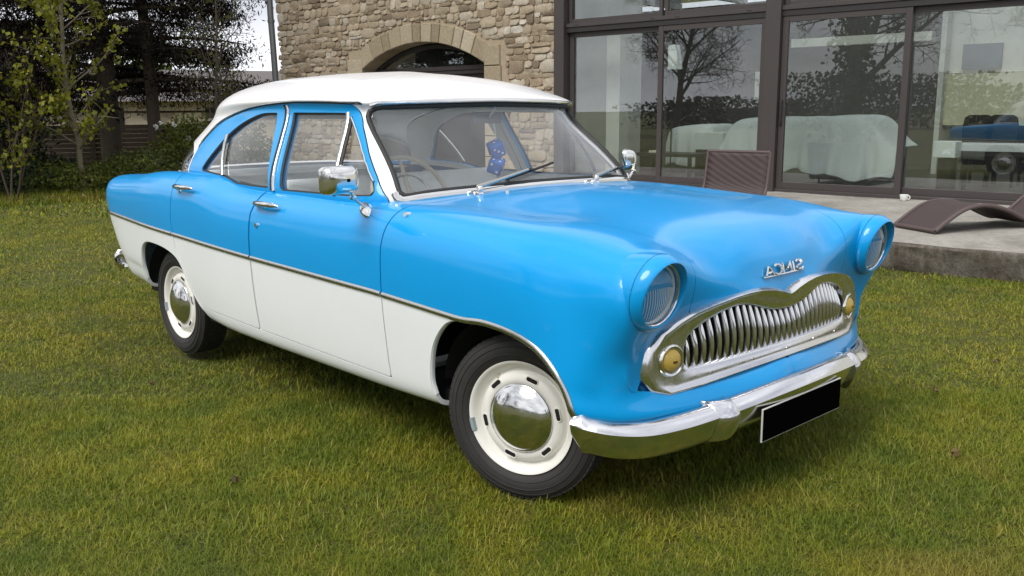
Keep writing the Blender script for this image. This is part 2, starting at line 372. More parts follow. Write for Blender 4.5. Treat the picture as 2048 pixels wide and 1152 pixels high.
def near(poly): return lambda V: np.where(V[:,1]>.45,-sdf(poly,V[:,0],V[:,2]),-1)
def inside(poly,g=0,wmin=.5): return lambda V: np.where(V[:,1]>wmin,sdf(poly,V[:,0],V[:,2])+g,1.0)
def outside(poly,g=0,wmin=.5): return lambda V: np.where(V[:,1]>wmin,-sdf(poly,V[:,0],V[:,2])+g,-1.0)
trim_x=[-3.75,-3.40,-2.485,-1.6,-.654,-.2,.016,.1]; trim_z=[.757,.750,.724,.697,.676,.653,.643,.637]
def trimline(V): return np.where(V[:,0]<.06,V[:,2]-np.interp(V[:,0],trim_x,trim_z),1.0)
S0=Shell(BS.reshape(-1,3),BN.reshape(-1,3),grid_faces(*BS.shape[:2]))
if np.cross(S0.V[S0.F[30000][1]]-S0.V[S0.F[30000][0]],S0.V[S0.F[30000][2]]-S0.V[S0.F[30000][0]])@S0.N[S0.F[30000][0]]<0: S0.F=[f[::-1] for f in S0.F]
S0=S0.clip(near(F_ARCH)).clip(near(R_ARCH))
S0=S0.clip(lambda V: np.where(V[:,2]>.93,-sdf(CABIN,V[:,0],V[:,1]),-1.0))
GAP=.0028
def hoodf(V): return np.where(V[:,2]>.70,sdf(HOOD,V[:,0],V[:,1]),1.0)
HG=.0012
hood_s,S1=S0.clip(lambda V: hoodf(V)+HG,True); S1=S1.clip(lambda V:-hoodf(V)+HG)
fd=S1.clip(inside(FDOOR,GAP)); S1=S1.clip(outside(FDOOR,GAP))
rd=S1.clip(inside(RDOOR,GAP)); S1=S1.clip(outside(RDOOR,GAP))
def two_tone(sh):
    a,b=sh.clip(trimline,True); a=Shell(a.V,a.N,a.F,[1]*len(a.F)); b=Shell(b.V,b.N,b.F,[0]*len(b.F))
    n=len(a.V); return Shell(a.V,a.N,a.F+b.F,a.M+b.M)
S1=two_tone(S1).compact(); fd=two_tone(fd).compact(); rd=two_tone(rd).compact()
body=S1.join(S1.mirror()).build('body',['blue_paint','white_paint'],car,.018)
hs=hood_s.compact(); hood=hs.join(hs.mirror()).build('hood','blue_paint',car,.014)
doors={}
for s,nm_ in ((-1,'near'),(1,'far')):
    for key,sh in (('f',fd),('r',rd)):
        q=sh if s>0 else sh.mirror()
        doors[key,s]=q.build('door',['blue_paint','white_paint'],car,.02)
# dark inner skin that closes the panel gaps, wheel wells and floor
mb=MB()
for s in (-1,1):
    for x in (-1.6,-.595):
        pts=[on_side(x,z) for z in np.linspace(.34,.985,14)]
        V=[];F=[]
        for p,n in pts:
            for dx in (-.03,.03): V.append((p[0]+dx,s*(p[1]-.012),p[2]))
        for i in range(len(pts)-1): F.append((2*i,2*i+1,2*i+3,2*i+2))
        mb.add(V,F)
mb.box((-3.4,-.62,.27),(-3.03,.62,.40)); mb.box((-2.33,-.74,.27),(-.36,.74,.33)); mb.box((.36,-.62,.30),(.50,.62,.40)); mb.box((-3.5,-.5,.30),(.45,.5,.36))
mb.build('underbody','underbody',car,False)
for xc in (0,-2.69):
    for s in (-1,1):
        w=MB(); rings=[]
        for y,r in ((s*.755,.40),(s*.42,.40),(s*.42,.0)):
            rings.append([(xc-(.03 if xc<-1 else 0)+r*math.cos(a)*.92,y if r else s*.42,.37+r*math.sin(a)*.72) for a in np.linspace(0,PI,25)])
        w.loft(rings,closed=False); w.build('wheel_well','underbody',car)
mb=MB(); mb.box((-.60,-.70,.40),(-.55,.70,.99)); mb.build('firewall','black_void',car,False)

# ---- greenhouse: base, mid, head, drip, shoulder, upper, centre; columns from windscreen centre round to rear centre
GR=[
 [(-.600,0,1.012),(-.615,.30,1.008),(-.655,.52,1.0),(-.705,.690,.985),(-.82,.765,.975),(-1.15,.777,.97),(-1.55,.778,.97),(-1.95,.768,.985),(-2.35,.745,1.005),(-2.80,.66,1.0),(-2.98,.36,1.0),(-3.03,0,1.0)],
 [(-.755,0,1.20),(-.77,.29,1.198),(-.81,.49,1.192),(-.868,.640,1.185),(-.965,.700,1.182),(-1.2,.712,1.18),(-1.55,.716,1.183),(-1.94,.708,1.19),(-2.29,.685,1.19),(-2.70,.612,1.178),(-2.87,.34,1.19),(-2.92,0,1.19)],
 [(-.905,0,1.368),(-.92,.27,1.366),(-.957,.455,1.36),(-1.015,.585,1.352),(-1.095,.634,1.355),(-1.25,.641,1.36),(-1.55,.645,1.366),(-1.90,.637,1.364),(-2.19,.615,1.345),(-2.55,.548,1.318),(-2.71,.30,1.335),(-2.76,0,1.34)],
 [(-.898,0,1.394),(-.913,.27,1.391),(-.952,.462,1.384),(-1.008,.60,1.376),(-1.09,.648,1.380),(-1.25,.655,1.386),(-1.55,.658,1.391),(-1.89,.648,1.388),(-2.21,.624,1.378),(-2.51,.545,1.357),(-2.67,.29,1.37),(-2.72,0,1.376)],
 [(-.975,0,1.438),(-.99,.25,1.435),(-1.03,.42,1.428),(-1.08,.54,1.42),(-1.15,.585,1.428),(-1.28,.59,1.437),(-1.55,.595,1.448),(-1.86,.587,1.447),(-2.16,.568,1.444),(-2.43,.492,1.430),(-2.54,.26,1.435),(-2.59,0,1.440)],
 [(-1.15,0,1.488),(-1.16,.2,1.486),(-1.19,.32,1.480),(-1.23,.39,1.478),(-1.28,.405,1.484),(-1.36,.405,1.492),(-1.60,.408,1.508),(-1.84,.405,1.508),(-2.05,.39,1.505),(-2.22,.335,1.494),(-2.29,.18,1.492),(-2.33,0,1.493)],
 [(-1.36,0,1.517),(-1.365,.0,1.517),(-1.38,.0,1.518),(-1.41,.0,1.520),(-1.45,0,1.525),(-1.52,0,1.531),(-1.65,.0,1.536),(-1.78,0,1.536),(-1.86,0,1.534),(-1.92,0,1.530),(-1.97,0,1.525),(-1.99,0,1.522)],
]
GR=np.array(GR).transpose(1,0,2)
GS,GN=surf(GR,260,130,.85)
GS[:,-1,1]=0; GS[0,:,1]=0; GS[-1,:,1]=0; GN[0,:,1]=0; GN[-1,:,1]=0
if GN[130,30,1]<0: GN=-GN
# near the crown line the columns run together: use an upright normal there
GN[:,-2:]=np.array([0,0,1.]); GN[:,-1]=np.array([0,0,1.])
GN/=np.maximum(np.linalg.norm(GN,axis=2,keepdims=True),1e-9)
gside=GS[70:,:80].reshape(-1,3); gsn=GN[70:,:80].reshape(-1,3)
def on_gside(x,z):
    d=(gside[:,0]-x)**2+(gside[:,2]-z)**2+np.where(gside[:,1]<.3,1,0); i=np.argsort(d)[:4]; k=1/(d[i]+1e-8); k/=k.sum()
    n=(gsn[i]*k[:,None]).sum(0); p=(gside[i]*k[:,None]).sum(0); return np.array([x,p[1],z]),n/np.linalg.norm(n)
gfr=GS[:95,:75].reshape(-1,3); gfn=GN[:95,:75].reshape(-1,3)
def on_gfront(w,z):
    d=(gfr[:,1]-w)**2+(gfr[:,2]-z)**2; i=np.argsort(d)[:4]; k=1/(d[i]+1e-8); k/=k.sum()
    n=(gfn[i]*k[:,None]).sum(0); p=(gfr[i]*k[:,None]).sum(0); return np.array([p[0],w,z]),n/np.linalg.norm(n)
FWIN=[(-1.548,1.340),(-1.125,1.337),(-1.10,1.325),(-1.055,1.283),(-.925,1.168),(-.806,1.065),(-.790,1.035),(-.80,1.018),(-.92,1.012),(-1.128,1.008),(-1.445,1.004),(-1.462,1.015)]
RWIN=catmull([(-1.69,1.340),(-1.852,1.334),(-2.03,1.292),(-2.14,1.238),(-2.215,1.160),(-2.30,1.064)],4).tolist()+[(-2.29,1.052),(-2.18,1.046),(-2.03,1.039),(-1.955,1.026),(-1.89,1.011),(-1.733,1.008),(-1.57,1.008),(-1.56,1.016)]
FRAME=[(-.70,.93),(-.738,1.012),(-.812,1.092),(-.908,1.178),(-1.012,1.279),(-1.076,1.366)]+catmull([(-1.10,1.374),(-1.30,1.380),(-1.60,1.381),(-1.973,1.358),(-2.31,1.293),(-2.43,1.200),(-2.452,1.124),(-2.475,1.038),(-2.48,.93)],4).tolist()
RQG=[(-2.492,1.03),(-2.468,1.122),(-2.475,1.135),(-2.53,1.165),(-2.62,1.19),(-2.90,1.19),(-2.90,1.03)]
WSCR=catmull([(-.30,1.044),(0,1.048),(.30,1.044),(.54,1.034),(.655,1.022)],4).tolist()+[(.672,1.028),(.675,1.045),(.598,1.325),(.585,1.345),(.56,1.353)]+catmull([(.44,1.357),(.20,1.363),(0,1.365),(-.2,1.363)],4).tolist()
BWIN=[(-.1,1.035),(.40,1.035),(.63,1.03),(.645,1.05),(.605,1.17),(.545,1.28),(.50,1.315),(-.1,1.322)]
def gsf(poly,sgn=1,g=0): return lambda V: np.where((V[:,1]>.42)&(V[:,0]<-.6),sgn*sdf(poly,V[:,0],V[:,2])+g,1.0 if sgn>0 else -1.0)
def gff(sgn=1,g=0): return lambda V: np.where(V[:,0]>-1.06,sgn*sdf(WSCR,V[:,1],V[:,2])+g,1.0 if sgn>0 else -1.0)
def gbf(sgn=1,g=0):
    def f(V):
        d=np.minimum(np.where(V[:,0]<-2.5,sdf(BWIN,V[:,1],V[:,2]),1.0),np.where(V[:,1]>.5,sdf(RQG,V[:,0],V[:,2]),1.0)); return sgn*d+g
    return f
G0=Shell(GS.reshape(-1,3),GN.reshape(-1,3),grid_faces(*GS.shape[:2]))
f0=G0.F[12000]
if np.cross(G0.V[f0[1]]-G0.V[f0[0]],G0.V[f0[2]]-G0.V[f0[0]])@G0.N[f0[0]]<0: G0.F=[f[::-1] for f in G0.F]
ws=G0.clip(gff(1,-.006)); bw=G0.clip(gbf(1,-.006)); fw=G0.clip(gsf(FWIN,1,-.006)); rw=G0.clip(gsf(RWIN,1,-.006))
sk=G0.clip(gff(-1)).clip(gbf(-1)).clip(gsf(FWIN,-1)).clip(gsf(RWIN,-1))
frame=sk.clip(gsf(FRAME,1,.002)); roof_s=sk.clip(gsf(FRAME,-1,.002))
fr_f=frame.clip(lambda V:-(V[:,0]-np.interp(V[:,2],[.95,1.005,1.38],[-1.50,-1.512,-1.592]))+.003); fr_r=frame.clip(lambda V:(V[:,0]-np.interp(V[:,2],[.95,1.005,1.38],[-1.50,-1.512,-1.592]))+.003)
rs=roof_s.compact(); roof=rs.join(rs.mirror()).build('roof','roof_paint',car,.03)
h=rs.offset(-.02).clip(lambda V:1.33-V[:,2]).compact(); hl=h.join(h.mirror()).build('headlining','headliner',roof)
h=rs.offset(-.033).clip(lambda V:V[:,2]-1.345).clip(lambda V:-1.6-V[:,0]).compact(); h.build('pillar_lining','cabin_trim',roof); h.mirror().build('pillar_lining','cabin_trim',roof)
q=ws.offset(-.010).compact(); wsg=q.join(q.mirror()).build('windscreen','windscreen_glass',car)
q=bw.offset(-.010).compact(); q.join(q.mirror()).build('rear_window','car_glass',car)
for s in (-1,1):
    for key,sh,wn_ in (('f',fr_f,fw),('r',fr_r,rw)):
        d=doors[key,s]
        q=sh.compact(); (q if s>0 else q.mirror()).build('window_frame','blue_paint',d,.035)
        q=wn_.offset(-.014).compact(); (q if s>0 else q.mirror()).build('window_pane','car_glass',d)
        q=sh.offset(-.037).compact(); (q if s>0 else q.mirror()).build('frame_lining','cabin_trim',d)
def path_on(fn,pts,lift,s,n=6,closed=False,smooth=False):
    P=resample(catmull(pts,8,closed) if smooth else np.vstack([np.linspace(pts[i],pts[(i+1)%len(pts)],n,endpoint=False) for i in range(len(pts)-(0 if closed else 1))]+([] if closed else [np.array([pts[-1]])])),max(8,len(pts)*n),closed)
    out=[]
    for a,b in P:
        p,nn=fn(a,b); p=p+nn*lift; out.append(((p[0],p[1]*s,p[2]),(nn[0],nn[1]*s,nn[2])))
    if closed: out.append(out[0])
    return out
def strip(mb,path,width,height,m=0,prof=None):
    """moulding swept on a surface: half-round profile standing on the normal"""
    P=[Vector(p) for p,_ in path]; N=[Vector(n) for _,n in path]; rings=[]
    pr=prof or [(-.5,-.6),(-.5,.25),(-.32,.8),(0,1),(.32,.8),(.5,.25),(.5,-.6)]
    for i in range(len(P)):
        t=(P[min(i+1,len(P)-1)]-P[max(i-1,0)]); t=t.normalized(); b=N[i].cross(t).normalized(); n=N[i]
        rings.append([P[i]+b*(a*width)+n*(c*height) for a,c in pr])
    mb.loft(rings,m=m,closed=True,caps=True); return mb
for s in (-1,1):
    for poly,key in ((FWIN,'f'),(RWIN,'r')):
        m=MB(); strip(m,path_on(on_gside,poly,-.009,s,4,True),.014,.006); m.build('window_seal','rubber',doors[key,s])
    # drip rail: dark gutter and bright edge over the doors
    dr=[(-1.03,1.372)]+[tuple(p) for p in FRAME[6:-10]]
    m=MB(); strip(m,path_on(on_gside,dr,-.002,s,3),.007,.004); m.build('gutter','rubber',roof)
    dr2=[(a,b+.007) for a,b in dr]
    m=MB(); strip(m,path_on(on_gside,dr2,.002,s,3),.006,.006); m.build('drip_rail','dull_chrome',roof)
    # chrome post on the centre pillar, division bars
    m=MB(); strip(m,path_on(on_gside,[(-1.590,1.374),(-1.510,1.0)],.004,s,8),.016,.007); m.build('pillar_moulding','chrome',doors['r',s])
    m=MB(); strip(m,path_on(on_gside,[(-1.617,1.374),(-1.537,1.0)],.002,s,8),.008,.003); m.build('pillar_seal','rubber',doors['r',s])
    m=MB(); strip(m,path_on(on_gside,[(-1.118,1.338),(-1.022,1.010)],.0,s,8),.022,.008); m.build('quarterlight_bar','dull_chrome',doors['f',s])
    m=MB(); strip(m,path_on(on_gside,[(-1.092,1.32),(-1.002,1.03)],.0,s,8),.016,.006); m.build('quarterlight_seal','rubber',doors['f',s])
    m=MB(); strip(m,path_on(on_gside,[(-2.155,1.23),(-2.036,1.042)],.0,s,8),.020,.008); m.build('division_bar','dull_chrome',doors['r',s])
    m=MB(); strip(m,path_on(on_gside,[(-1.09,1.318),(-1.055,1.286),(-.925,1.171),(-.812,1.072)],.003,s,8),.008,.006); m.build('window_moulding','chrome',doors['f',s])
wpath=lambda off,sc,lift:[((p[0],p[1],p[2]),n) for p,n in []]
def ws_path(grow,lift,lo=0,hi=None):
    P=np.array([p for p in WSCR if p[0]>=0]); P=P[np.argsort(np.arange(len(P)))]
    full=np.vstack([P,(P*[-1,1])[::-1]]); c=np.array([0,1.2])
    full=np.array([[a+math.copysign(grow,a)*(abs(a)>.3)*min(1,abs(a)/.6),b+math.copysign(grow,b-1.2)] for a,b in full])
    full=resample(full,140,True); out=[]
    for a,b in full:
        p,n=on_gfront(abs(a),b); n=np.array([n[0],math.copysign(abs(n[1]),a) if abs(a)>1e-4 else 0,n[2]]); p=np.array([p[0],a,b])+n*lift; out.append((tuple(p),tuple(n)))
    return out+[out[0]]
m=MB(); strip(m,ws_path(.004,-.004),.022,.010); m.build('windscreen_seal','rubber',wsg)
bot=[q for q in ws_path(.022,.004)[:-1]]
def order(pp): return sorted(pp,key=lambda q:q[0][1])
m=MB(); strip(m,order([q for q in bot if q[0][2]<1.045]),.030,.009); m.build('windscreen_moulding','chrome',wsg)
m=MB(); strip(m,order([q for q in bot if q[0][2]>1.355]),.016,.010); m.build('windscreen_moulding','chrome',wsg)
# ---- mouldings, lamps, grille, bumpers
for s in (-1,1):
    zt=lambda x: float(np.interp(x,trim_x,trim_z))
    # side trim in three lengths so that the door gaps show
    for a,b,key in ((-3.60,-2.478,None),(-2.470,-1.616,'r'),(-1.605,-.600,'f'),(-.590,-.12,None)):
        xs=np.linspace(a,b,max(6,int((b-a)/.05))); pth=[]
        for x in xs:
            p,n=on_side(x,zt(x)); pth.append(((p[0]+n[0]*.001,s*(p[1]+n[1]*.001),p[2]+n[2]*.001),(n[0],s*n[1],n[2])))
        if key is None and b>-.2:
            raw=[(p_[0][0],p_[0][2]) for p_ in pth]
            ar=[]
            for i in range(1,len(F_ARCH)-8):
                (x,z),(x0,z0),(x1,z1)=F_ARCH[i],F_ARCH[i-1],F_ARCH[i+1]; tx,tz=x1-x0,z1-z0; l=math.hypot(tx,tz)
                if x>-.06: ar.append((x-tz/l*.010,z+tx/l*.010))
            raw=resample(np.array(raw+ar),60)
            for _ in range(6): raw[1:-1]=(raw[:-2]+2*raw[1:-1]+raw[2:])/4
            pth=[]
            for x,z in raw:
                p,n=on_side(x,z); pth.append(((x+n[0]*.001,s*(p[1]+n[1]*.001),z),(n[0],s*n[1],n[2])))
        m=MB(); strip(m,pth,.021,.007); tr=m.build('side_trim','dull_chrome',car if key is None else doors[key,s])
    # sill moulding line below the doors
    pth=[]
    for x in np.linspace(-2.18,-.61,40):
        p,n=on_side(x,.355 if x>-2 else .355+(-2-x)*.08); pth.append(((p[0],s*(p[1]-.002),p[2]),(n[0],s*n[1],n[2])))
    # wheel-arch lips
    for arch in (F_ARCH,R_ARCH):
        pth=[]
        for x,z in arch[7:-7]:
            p,n=on_side(x,z); pth.append(((x,s*(p[1]-.012),z),(n[0],s*n[1],n[2])))
        m=MB(); strip(m,pth,.008,.010); m.build('arch_lip','white_paint',body)
    # door handles, locks
    for key,x,z in (('r',-2.29,.975),('f',-1.455,.947)):
        p,n=on_side(x,z); d=doors[key,s]; y=s*p[1]
        m=MB(); n=np.array([n[0],s*n[1],n[2]])
        def P(dx,out,dz): return (x+dx*1.35,y+s*out*1.1,z+dz*1.25)
        m.tube([P(-.072,-.004,-.004),P(-.066,.026,0),P(-.05,.036,.002),P(0,.039,.003),P(.05,.034,.002),P(.074,.020,0)],[.012,.013,.012,.012,.011,.005],10)
        m.tube([P(-.062,-.01,-.006),P(-.062,.022,-.004)],[.016,.012],10); m.tube([P(-.055,-.02,-.020),P(-.055,.012,-.020)],[.012,.010],10)
        m.build('door_handle','chrome',d)
    p,n=on_side(-1.533,.852); m=MB(); m.tube([(-1.533,s*(p[1]-.01),.852),(-1.533,s*(p[1]+.008),.852)],[.012,.010],12); m.build('lock','chrome',doors['f',s])
    p,n=on_side(-.515,.970); m=MB(); m.tube([(-.515,s*(p[1]-.01),.970),(-.515,s*(p[1]+.010),.973)],[.011,.009],12); m.build('repeater','chrome',body)

# wheels ------------------------------------------------------------------
def wheel(xc,s,steer):
    o=bpy.data.objects.new('wheel',None); link(o,car); o.location=(xc,s*.675,.314); o.rotation_euler=(0,0,(PI if s<0 else 0)+PI/2+steer)
    # local +X points outwards
    m=MB(); tp=[(-.060,.19),(-.078,.212),(-.087,.238),(-.083,.266),(-.072,.282),(-.066,.2862),(.066,.2862),(.072,.282),(.083,.266),(.087,.238),(.080,.214),(.066,.199),(.055,.185)]
    m.lathe(tp,72); 
    # sidewall ribs
    for r,ax in ((.226,.0835),(.252,.0855),(.270,.0805)): m.lathe([(ax-.002,r-.003),(ax+.0022,r-.001),(ax+.0022,r+.001),(ax-.002,r+.003)],72)
    # tread blocks
    for row,(x0,x1) in enumerate(((-.066,-.040),(-.034,-.012),(-.008,.014),(.018,.040),(.044,.0675))):
        for k in range(72):
            a=2*PI*(k+.5*(row%2))/72; mt=Matrix.Rotation(a,4,'X'); m.box((x0,-.0105,.284),(x1,.0105,.2905),0,mt)
    ty=m.build('tyre','tyre_rubber',o,True,30)
    m=MB(); m.lathe([(.040,.172),(.060,.188),(.069,.197),(.074,.201),(.077,.200),(.076,.194),(.070,.187),(.058,.179),(.046,.174),(.040,.169),(.040,.165),(.046,.161),(.055,.158),(.063,.150),(.067,.136),(.067,.124),(.060,.114),(.058,.05)],72)
    rim=m.build('rim','wheel_white',o,True,60)
    for k in range(6):
        a=PI/6+k*PI/3+.22; mt=Matrix.Rotation(a,4,'X'); m=MB(); ring=[]
        def oval(x,g): return [mt@Vector((x,(.016 if c>0 else -.016)*1+math.cos(t)*(.0075+g) if False else (math.cos(t)*(.0075+g)+(.014 if math.cos(t)>0 else -.014)),-.0+.1425+math.sin(t)*(.0078+g))) for t in np.linspace(0,2*PI,20,endpoint=False) for c in (1,)]
        m.loft([oval(.061,.0035),oval(.0685,.002),oval(.0675,0),oval(.058,-.001)]); m.add(oval(.0670,0),[tuple(range(20))],1)
        m.build('vent_slot',['wheel_white','black_void'],rim,True,50)
    m=MB(); m.lathe([(.056,.120),(.070,.121),(.074,.1195),(.075,.115),(.079,.110),(.091,.094),(.101,.071),(.108,.044),(.1105,.020),(.111,.0)],64); hc=m.build('hubcap','chrome',o,True,70)
    m=MB(); a=2.2; m.tube([(.025,.166*math.cos(a),.166*math.sin(a)),(.060,.158*math.cos(a),.158*math.sin(a))],.005,8); m.build('valve','ivory_plastic',rim)
    m=MB(); a0=3.4
    V=[];F=[]
    for i,a in enumerate(np.linspace(a0-.12,a0+.12,6)):
        for ax,r in ((.070,.185),(.080,.189),(.0815,.200),(.074,.203)): V.append((ax,r*math.cos(a),r*math.sin(a)))
    for i in range(5):
        for k in range(3): F.append((i*4+k,i*4+k+1,i*4+k+5,i*4+k+4))
    m.add(V,F); m.build('balance_weight','lead_grey',rim,False)
    m=MB(); m.lathe([(-.06,.05),(-.06,.18),(.02,.175)],32); m.build('brake_drum','underbody',o)
    return o
wheel(0,-1,R(18)); wheel(-2.69,-1,0); wheel(0,1,R(18)); wheel(-2.69,1,0)

# headlamps ---------------------------------------------------------------
for s in (-1,1):
    hl=bpy.data.objects.new('headlamp',None); link(hl,car); hl.location=(0,0,0)
    cy,cz=s*.682,.808; seg=56
    def ring(x,r,slant=0,dz=0,squash=1.0): return [(x+slant*math.sin(t)+(slant*.25*math.cos(t)*(-s)*-1 if False else 0),cy+r*math.cos(t)*squash,cz+dz+r*math.sin(t)) for t in np.linspace(0,2*PI,seg,endpoint=False)]
    m=MB(); m.loft([ring(.30,.100,.0,.0),ring(.38,.110,.0,.002),ring(.43,.113,.004,.003),ring(.47,.1165,.008,.004),ring(.505,.1190,.012,.004),ring(.537,.1196,.016,.004)]); m.build('headlamp_shell','blue_paint',hl,True,80)
    m=MB(); m.loft([ring(.532,.1175,.016,.004),ring(.5400,.1195,.016,.004),ring(.552,.1165,.020,.004),ring(.562,.111,.023,.003),ring(.569,.1055,.026,.002),ring(.573,.102,.027,.001),ring(.574,.0992,.027,.001),ring(.570,.0972,.024,.001),ring(.558,.0962,.016,0),ring(.545,.0950,.011,0)])
    m.build('headlamp_cowl','blue_paint',hl,True,80)
    m=MB(); m.loft([ring(.5368,.1185,.016,.004),ring(.5385,.1199,.016,.004),ring(.5402,.1185,.016,.004)]); m.build('cowl_seam','rubber',hl)
    m=MB(); m.loft([ring(.540,.0975,.010),ring(.551,.0965,.012),ring(.5545,.0945,.012),ring(.552,.0915,.012),ring(.545,.091,.010)]); m.build('headlamp_rim','chrome',hl)
    m=MB(); m.loft([ring(.548,.0925,.011)]+[ring(.548+.030*(1-(r/.0925)**2),r,.011*r/.0925) for r in (.077,.056,.035,.015,.001)]); lens=m.build('lens','lamp_glass',hl)
    for k in range(-9,10):
        m=MB(); y=k*.009; zz=math.sqrt(max(0,.085**2-y*y)); m.tube([(.536+.026*(1-(y*y+z*z)/.0081),cy+y,cz+z) for z in np.linspace(-zz,zz*.25,8)],.0009,5); m.build('lens_flute','flute_glint',lens)  # opaque white rods paint bright streaks of light on the lens
    m=MB(); m.loft([ring(.540,.0895,.011),ring(.522,.080),ring(.503,.055),ring(.493,.02),ring(.491,.001)]); m.build('reflector','reflector_silver',hl)
    m=MB(); m.loft([ring(.490,.010),ring(.513,.011),ring(.520,.007),ring(.522,.001)]); m.build('bulb','amber_lens',hl)

# grille ------------------------------------------------------------------
def xf(w): w=abs(w); return .578-.21*w*w
go=[(0,.500),(.15,.498),(.30,.491),(.45,.478),(.582,.468),(.642,.492),(.668,.548),(.655,.615),(.612,.667),(.545,.700),(.48,.722),(.40,.738),(.32,.750),(.24,.757),(.17,.757),(.11,.751),(.055,.740),(.02,.729),(0,.724)]
gi=[(0,.552),(.12,.551),(.25,.549),(.38,.545),(.488,.541),(.505,.552),(.512,.575),(.510,.615),(.497,.645),(.470,.664),(.42,.686),(.36,.704),(.30,.715),(.25,.716),(.20,.706),(.15,.690),(.10,.677),(.05,.671),(0,.669)]
gr=bpy.data.objects.new('grille',None); link(gr,car)
def ringg(poly,dx,blend=None):
    P=np.array(poly); full=np.vstack([P,(P*[-1,1])[-2:0:-1]]); return [(xf(w)+dx,w,z) for w,z in full]
def lerp(a,b,t): return [(p[0]*(1-t)+q[0]*t,p[1]*(1-t)+q[1]*t) for p,q in zip(a,b)]
m=MB(); m.loft([ringg(lerp(go,gi,-.17),-.048),ringg(lerp(go,gi,-.03),.004),ringg(lerp(go,gi,.05),.014),ringg(lerp(go,gi,.13),.014),ringg(lerp(go,gi,.22),.009),ringg(lerp(go,gi,.5),.006),ringg(lerp(go,gi,.90),.003),ringg(gi,-.003),ringg(gi,-.050)])
gs_=m.build('grille_surround','surround_chrome',gr,True,60)
top_w=[p[0] for p in gi[6:]][::-1]; top_z=[p[1] for p in gi[6:]][::-1]
m=MB(); V=ringg(lerp(gi,go,.15),-.085); m.add(V,[tuple(range(len(V)))]); m.build('grille_backing','black_void',gr,False)
bar_mesh=None
for k in range(29):
    w=-.486+k*.972/28; zt_=float(np.interp(abs(w),top_w,top_z))+.012; zb_=.536+.008*(1-abs(w)/.5)
    rings=[]
    for t in np.linspace(0,1,11):
        z=zb_+(zt_-zb_)*t; bul=-.030+.030*math.sin(PI*min(1,(t*.72+.22)))-.012*t
        xo=xf(w)+bul; hw=.0066*(.75+.25*math.sin(PI*t)); slant=(t-.3)*.006*(1 if w>0 else -1)*0
        rings.append([(xo-.032,w+slant-hw*.9,z),(xo-.010,w+slant-hw,z),(xo-.001,w+slant-hw*.5,z),(xo+.002,w+slant,z),(xo-.001,w+slant+hw*.5,z),(xo-.010,w+slant+hw,z),(xo-.032,w+slant+hw*.9,z)])
    m=MB(); m.loft(rings,caps=True); m.build('grille_bar','bar_chrome',gr,True,70)
for s in (-1,1):
    ind=bpy.data.objects.new('indicator',None); link(ind,gr)
    mt=Matrix.Translation((xf(.563)-.004,s*.564,.578))@Matrix.Rotation(s*R(9),4,'Z')
    m=MB(); m.lathe([(.0,.054),(.010,.052),(.014,.047),(.012,.041),(.002,.038)],40,mt); m.build('indicator_bezel','chrome',ind)
    m=MB(); m.lathe([(.002,.038),(.008,.037),(.016,.033),(.023,.023),(.027,.011),(.028,0)],36,mt); le=m.build('indicator_lens','amber_lens',ind)
    m=MB(); m.box((.023,-.011,-.003),(.0287,.006,.004),0,mt); m.build('lens_mark','bulb_dark',ind)
for w,z in ((-.60,.500),(-.40,.513),(-.2,.526),(0,.528),(.2,.526),(.40,.513)):
    m=MB(); m.tube([(xf(w)-.006,w,z),(xf(w)+.007,w,z)],.0045,8); m.build('screw','chrome',gr)
# dark shadow gap under the hood edge
# badge: raised mirrored letters, as they stand in the photograph
badge=bpy.data.objects.new('hood_badge',None); link(badge,hood)
def badge_pt(w,v):
    # v metres up along the hood from the baseline
    d=BS[250:,165]; 
    z=.788+v*.85; u=abs(w)
    pts=BS[300:,100:].reshape(-1,3); nn=BN[300:,100:].reshape(-1,3)
    e=(pts[:,1]-u)**2+(pts[:,2]-z)**2+np.where(pts[:,0]<.3,1,0); i=np.argsort(e)[:4]; k=1/(e[i]+1e-9); k/=k.sum()
    p=(pts[i]*k[:,None]).sum(0); n=(nn[i]*k[:,None]).sum(0); n=n/np.linalg.norm(n); n[1]=math.copysign(abs(n[1]),w)
    return Vector((p[0],w,z)),Vector(n)
LET={'S':[[(1,.85),(.75,1),(.25,1),(0,.8),(.15,.6),(.8,.42),(1,.2),(.75,0),(.25,0),(0,.15)]],'I':[[(.5,0),(.5,1)]],'M':[[(0,0),(.05,1),(.5,.25),(.95,1),(1,0)]],'C':[[(1,.85),(.7,1),(.3,1),(0,.7),(0,.3),(.3,0),(.7,0),(1,.15)]],'A':[[(0,0),(.55,1),(1,0)],[(.25,.35),(.8,.35)]]}
cx=.125
for ch in 'SIMCA':
    wd={'I':.016,'M':.052}.get(ch,.044); m=MB()
    for stroke in LET[ch]:
        pts=[]
        sp=resample(np.array(stroke),max(6,len(stroke)*4)) if True else stroke
        for a,b in sp:
            p,n=badge_pt(cx-a*wd,b*.036); pts.append(p+n*.009)
        m.tube(pts,.0042,6)
        lo=[badge_pt(cx-a*wd,b*.036) for a,b in sp]
    m.build('badge_letter','chrome',badge); cx-=wd+.009
m=MB(); pts=[]
for w in np.linspace(.13,-.125,24):
    p,n=badge_pt(w,-.003+abs(w)*.0); pts.append(p+n*.005)
m.tube(pts,.0034,6); m.build('badge_bar','chrome',badge)

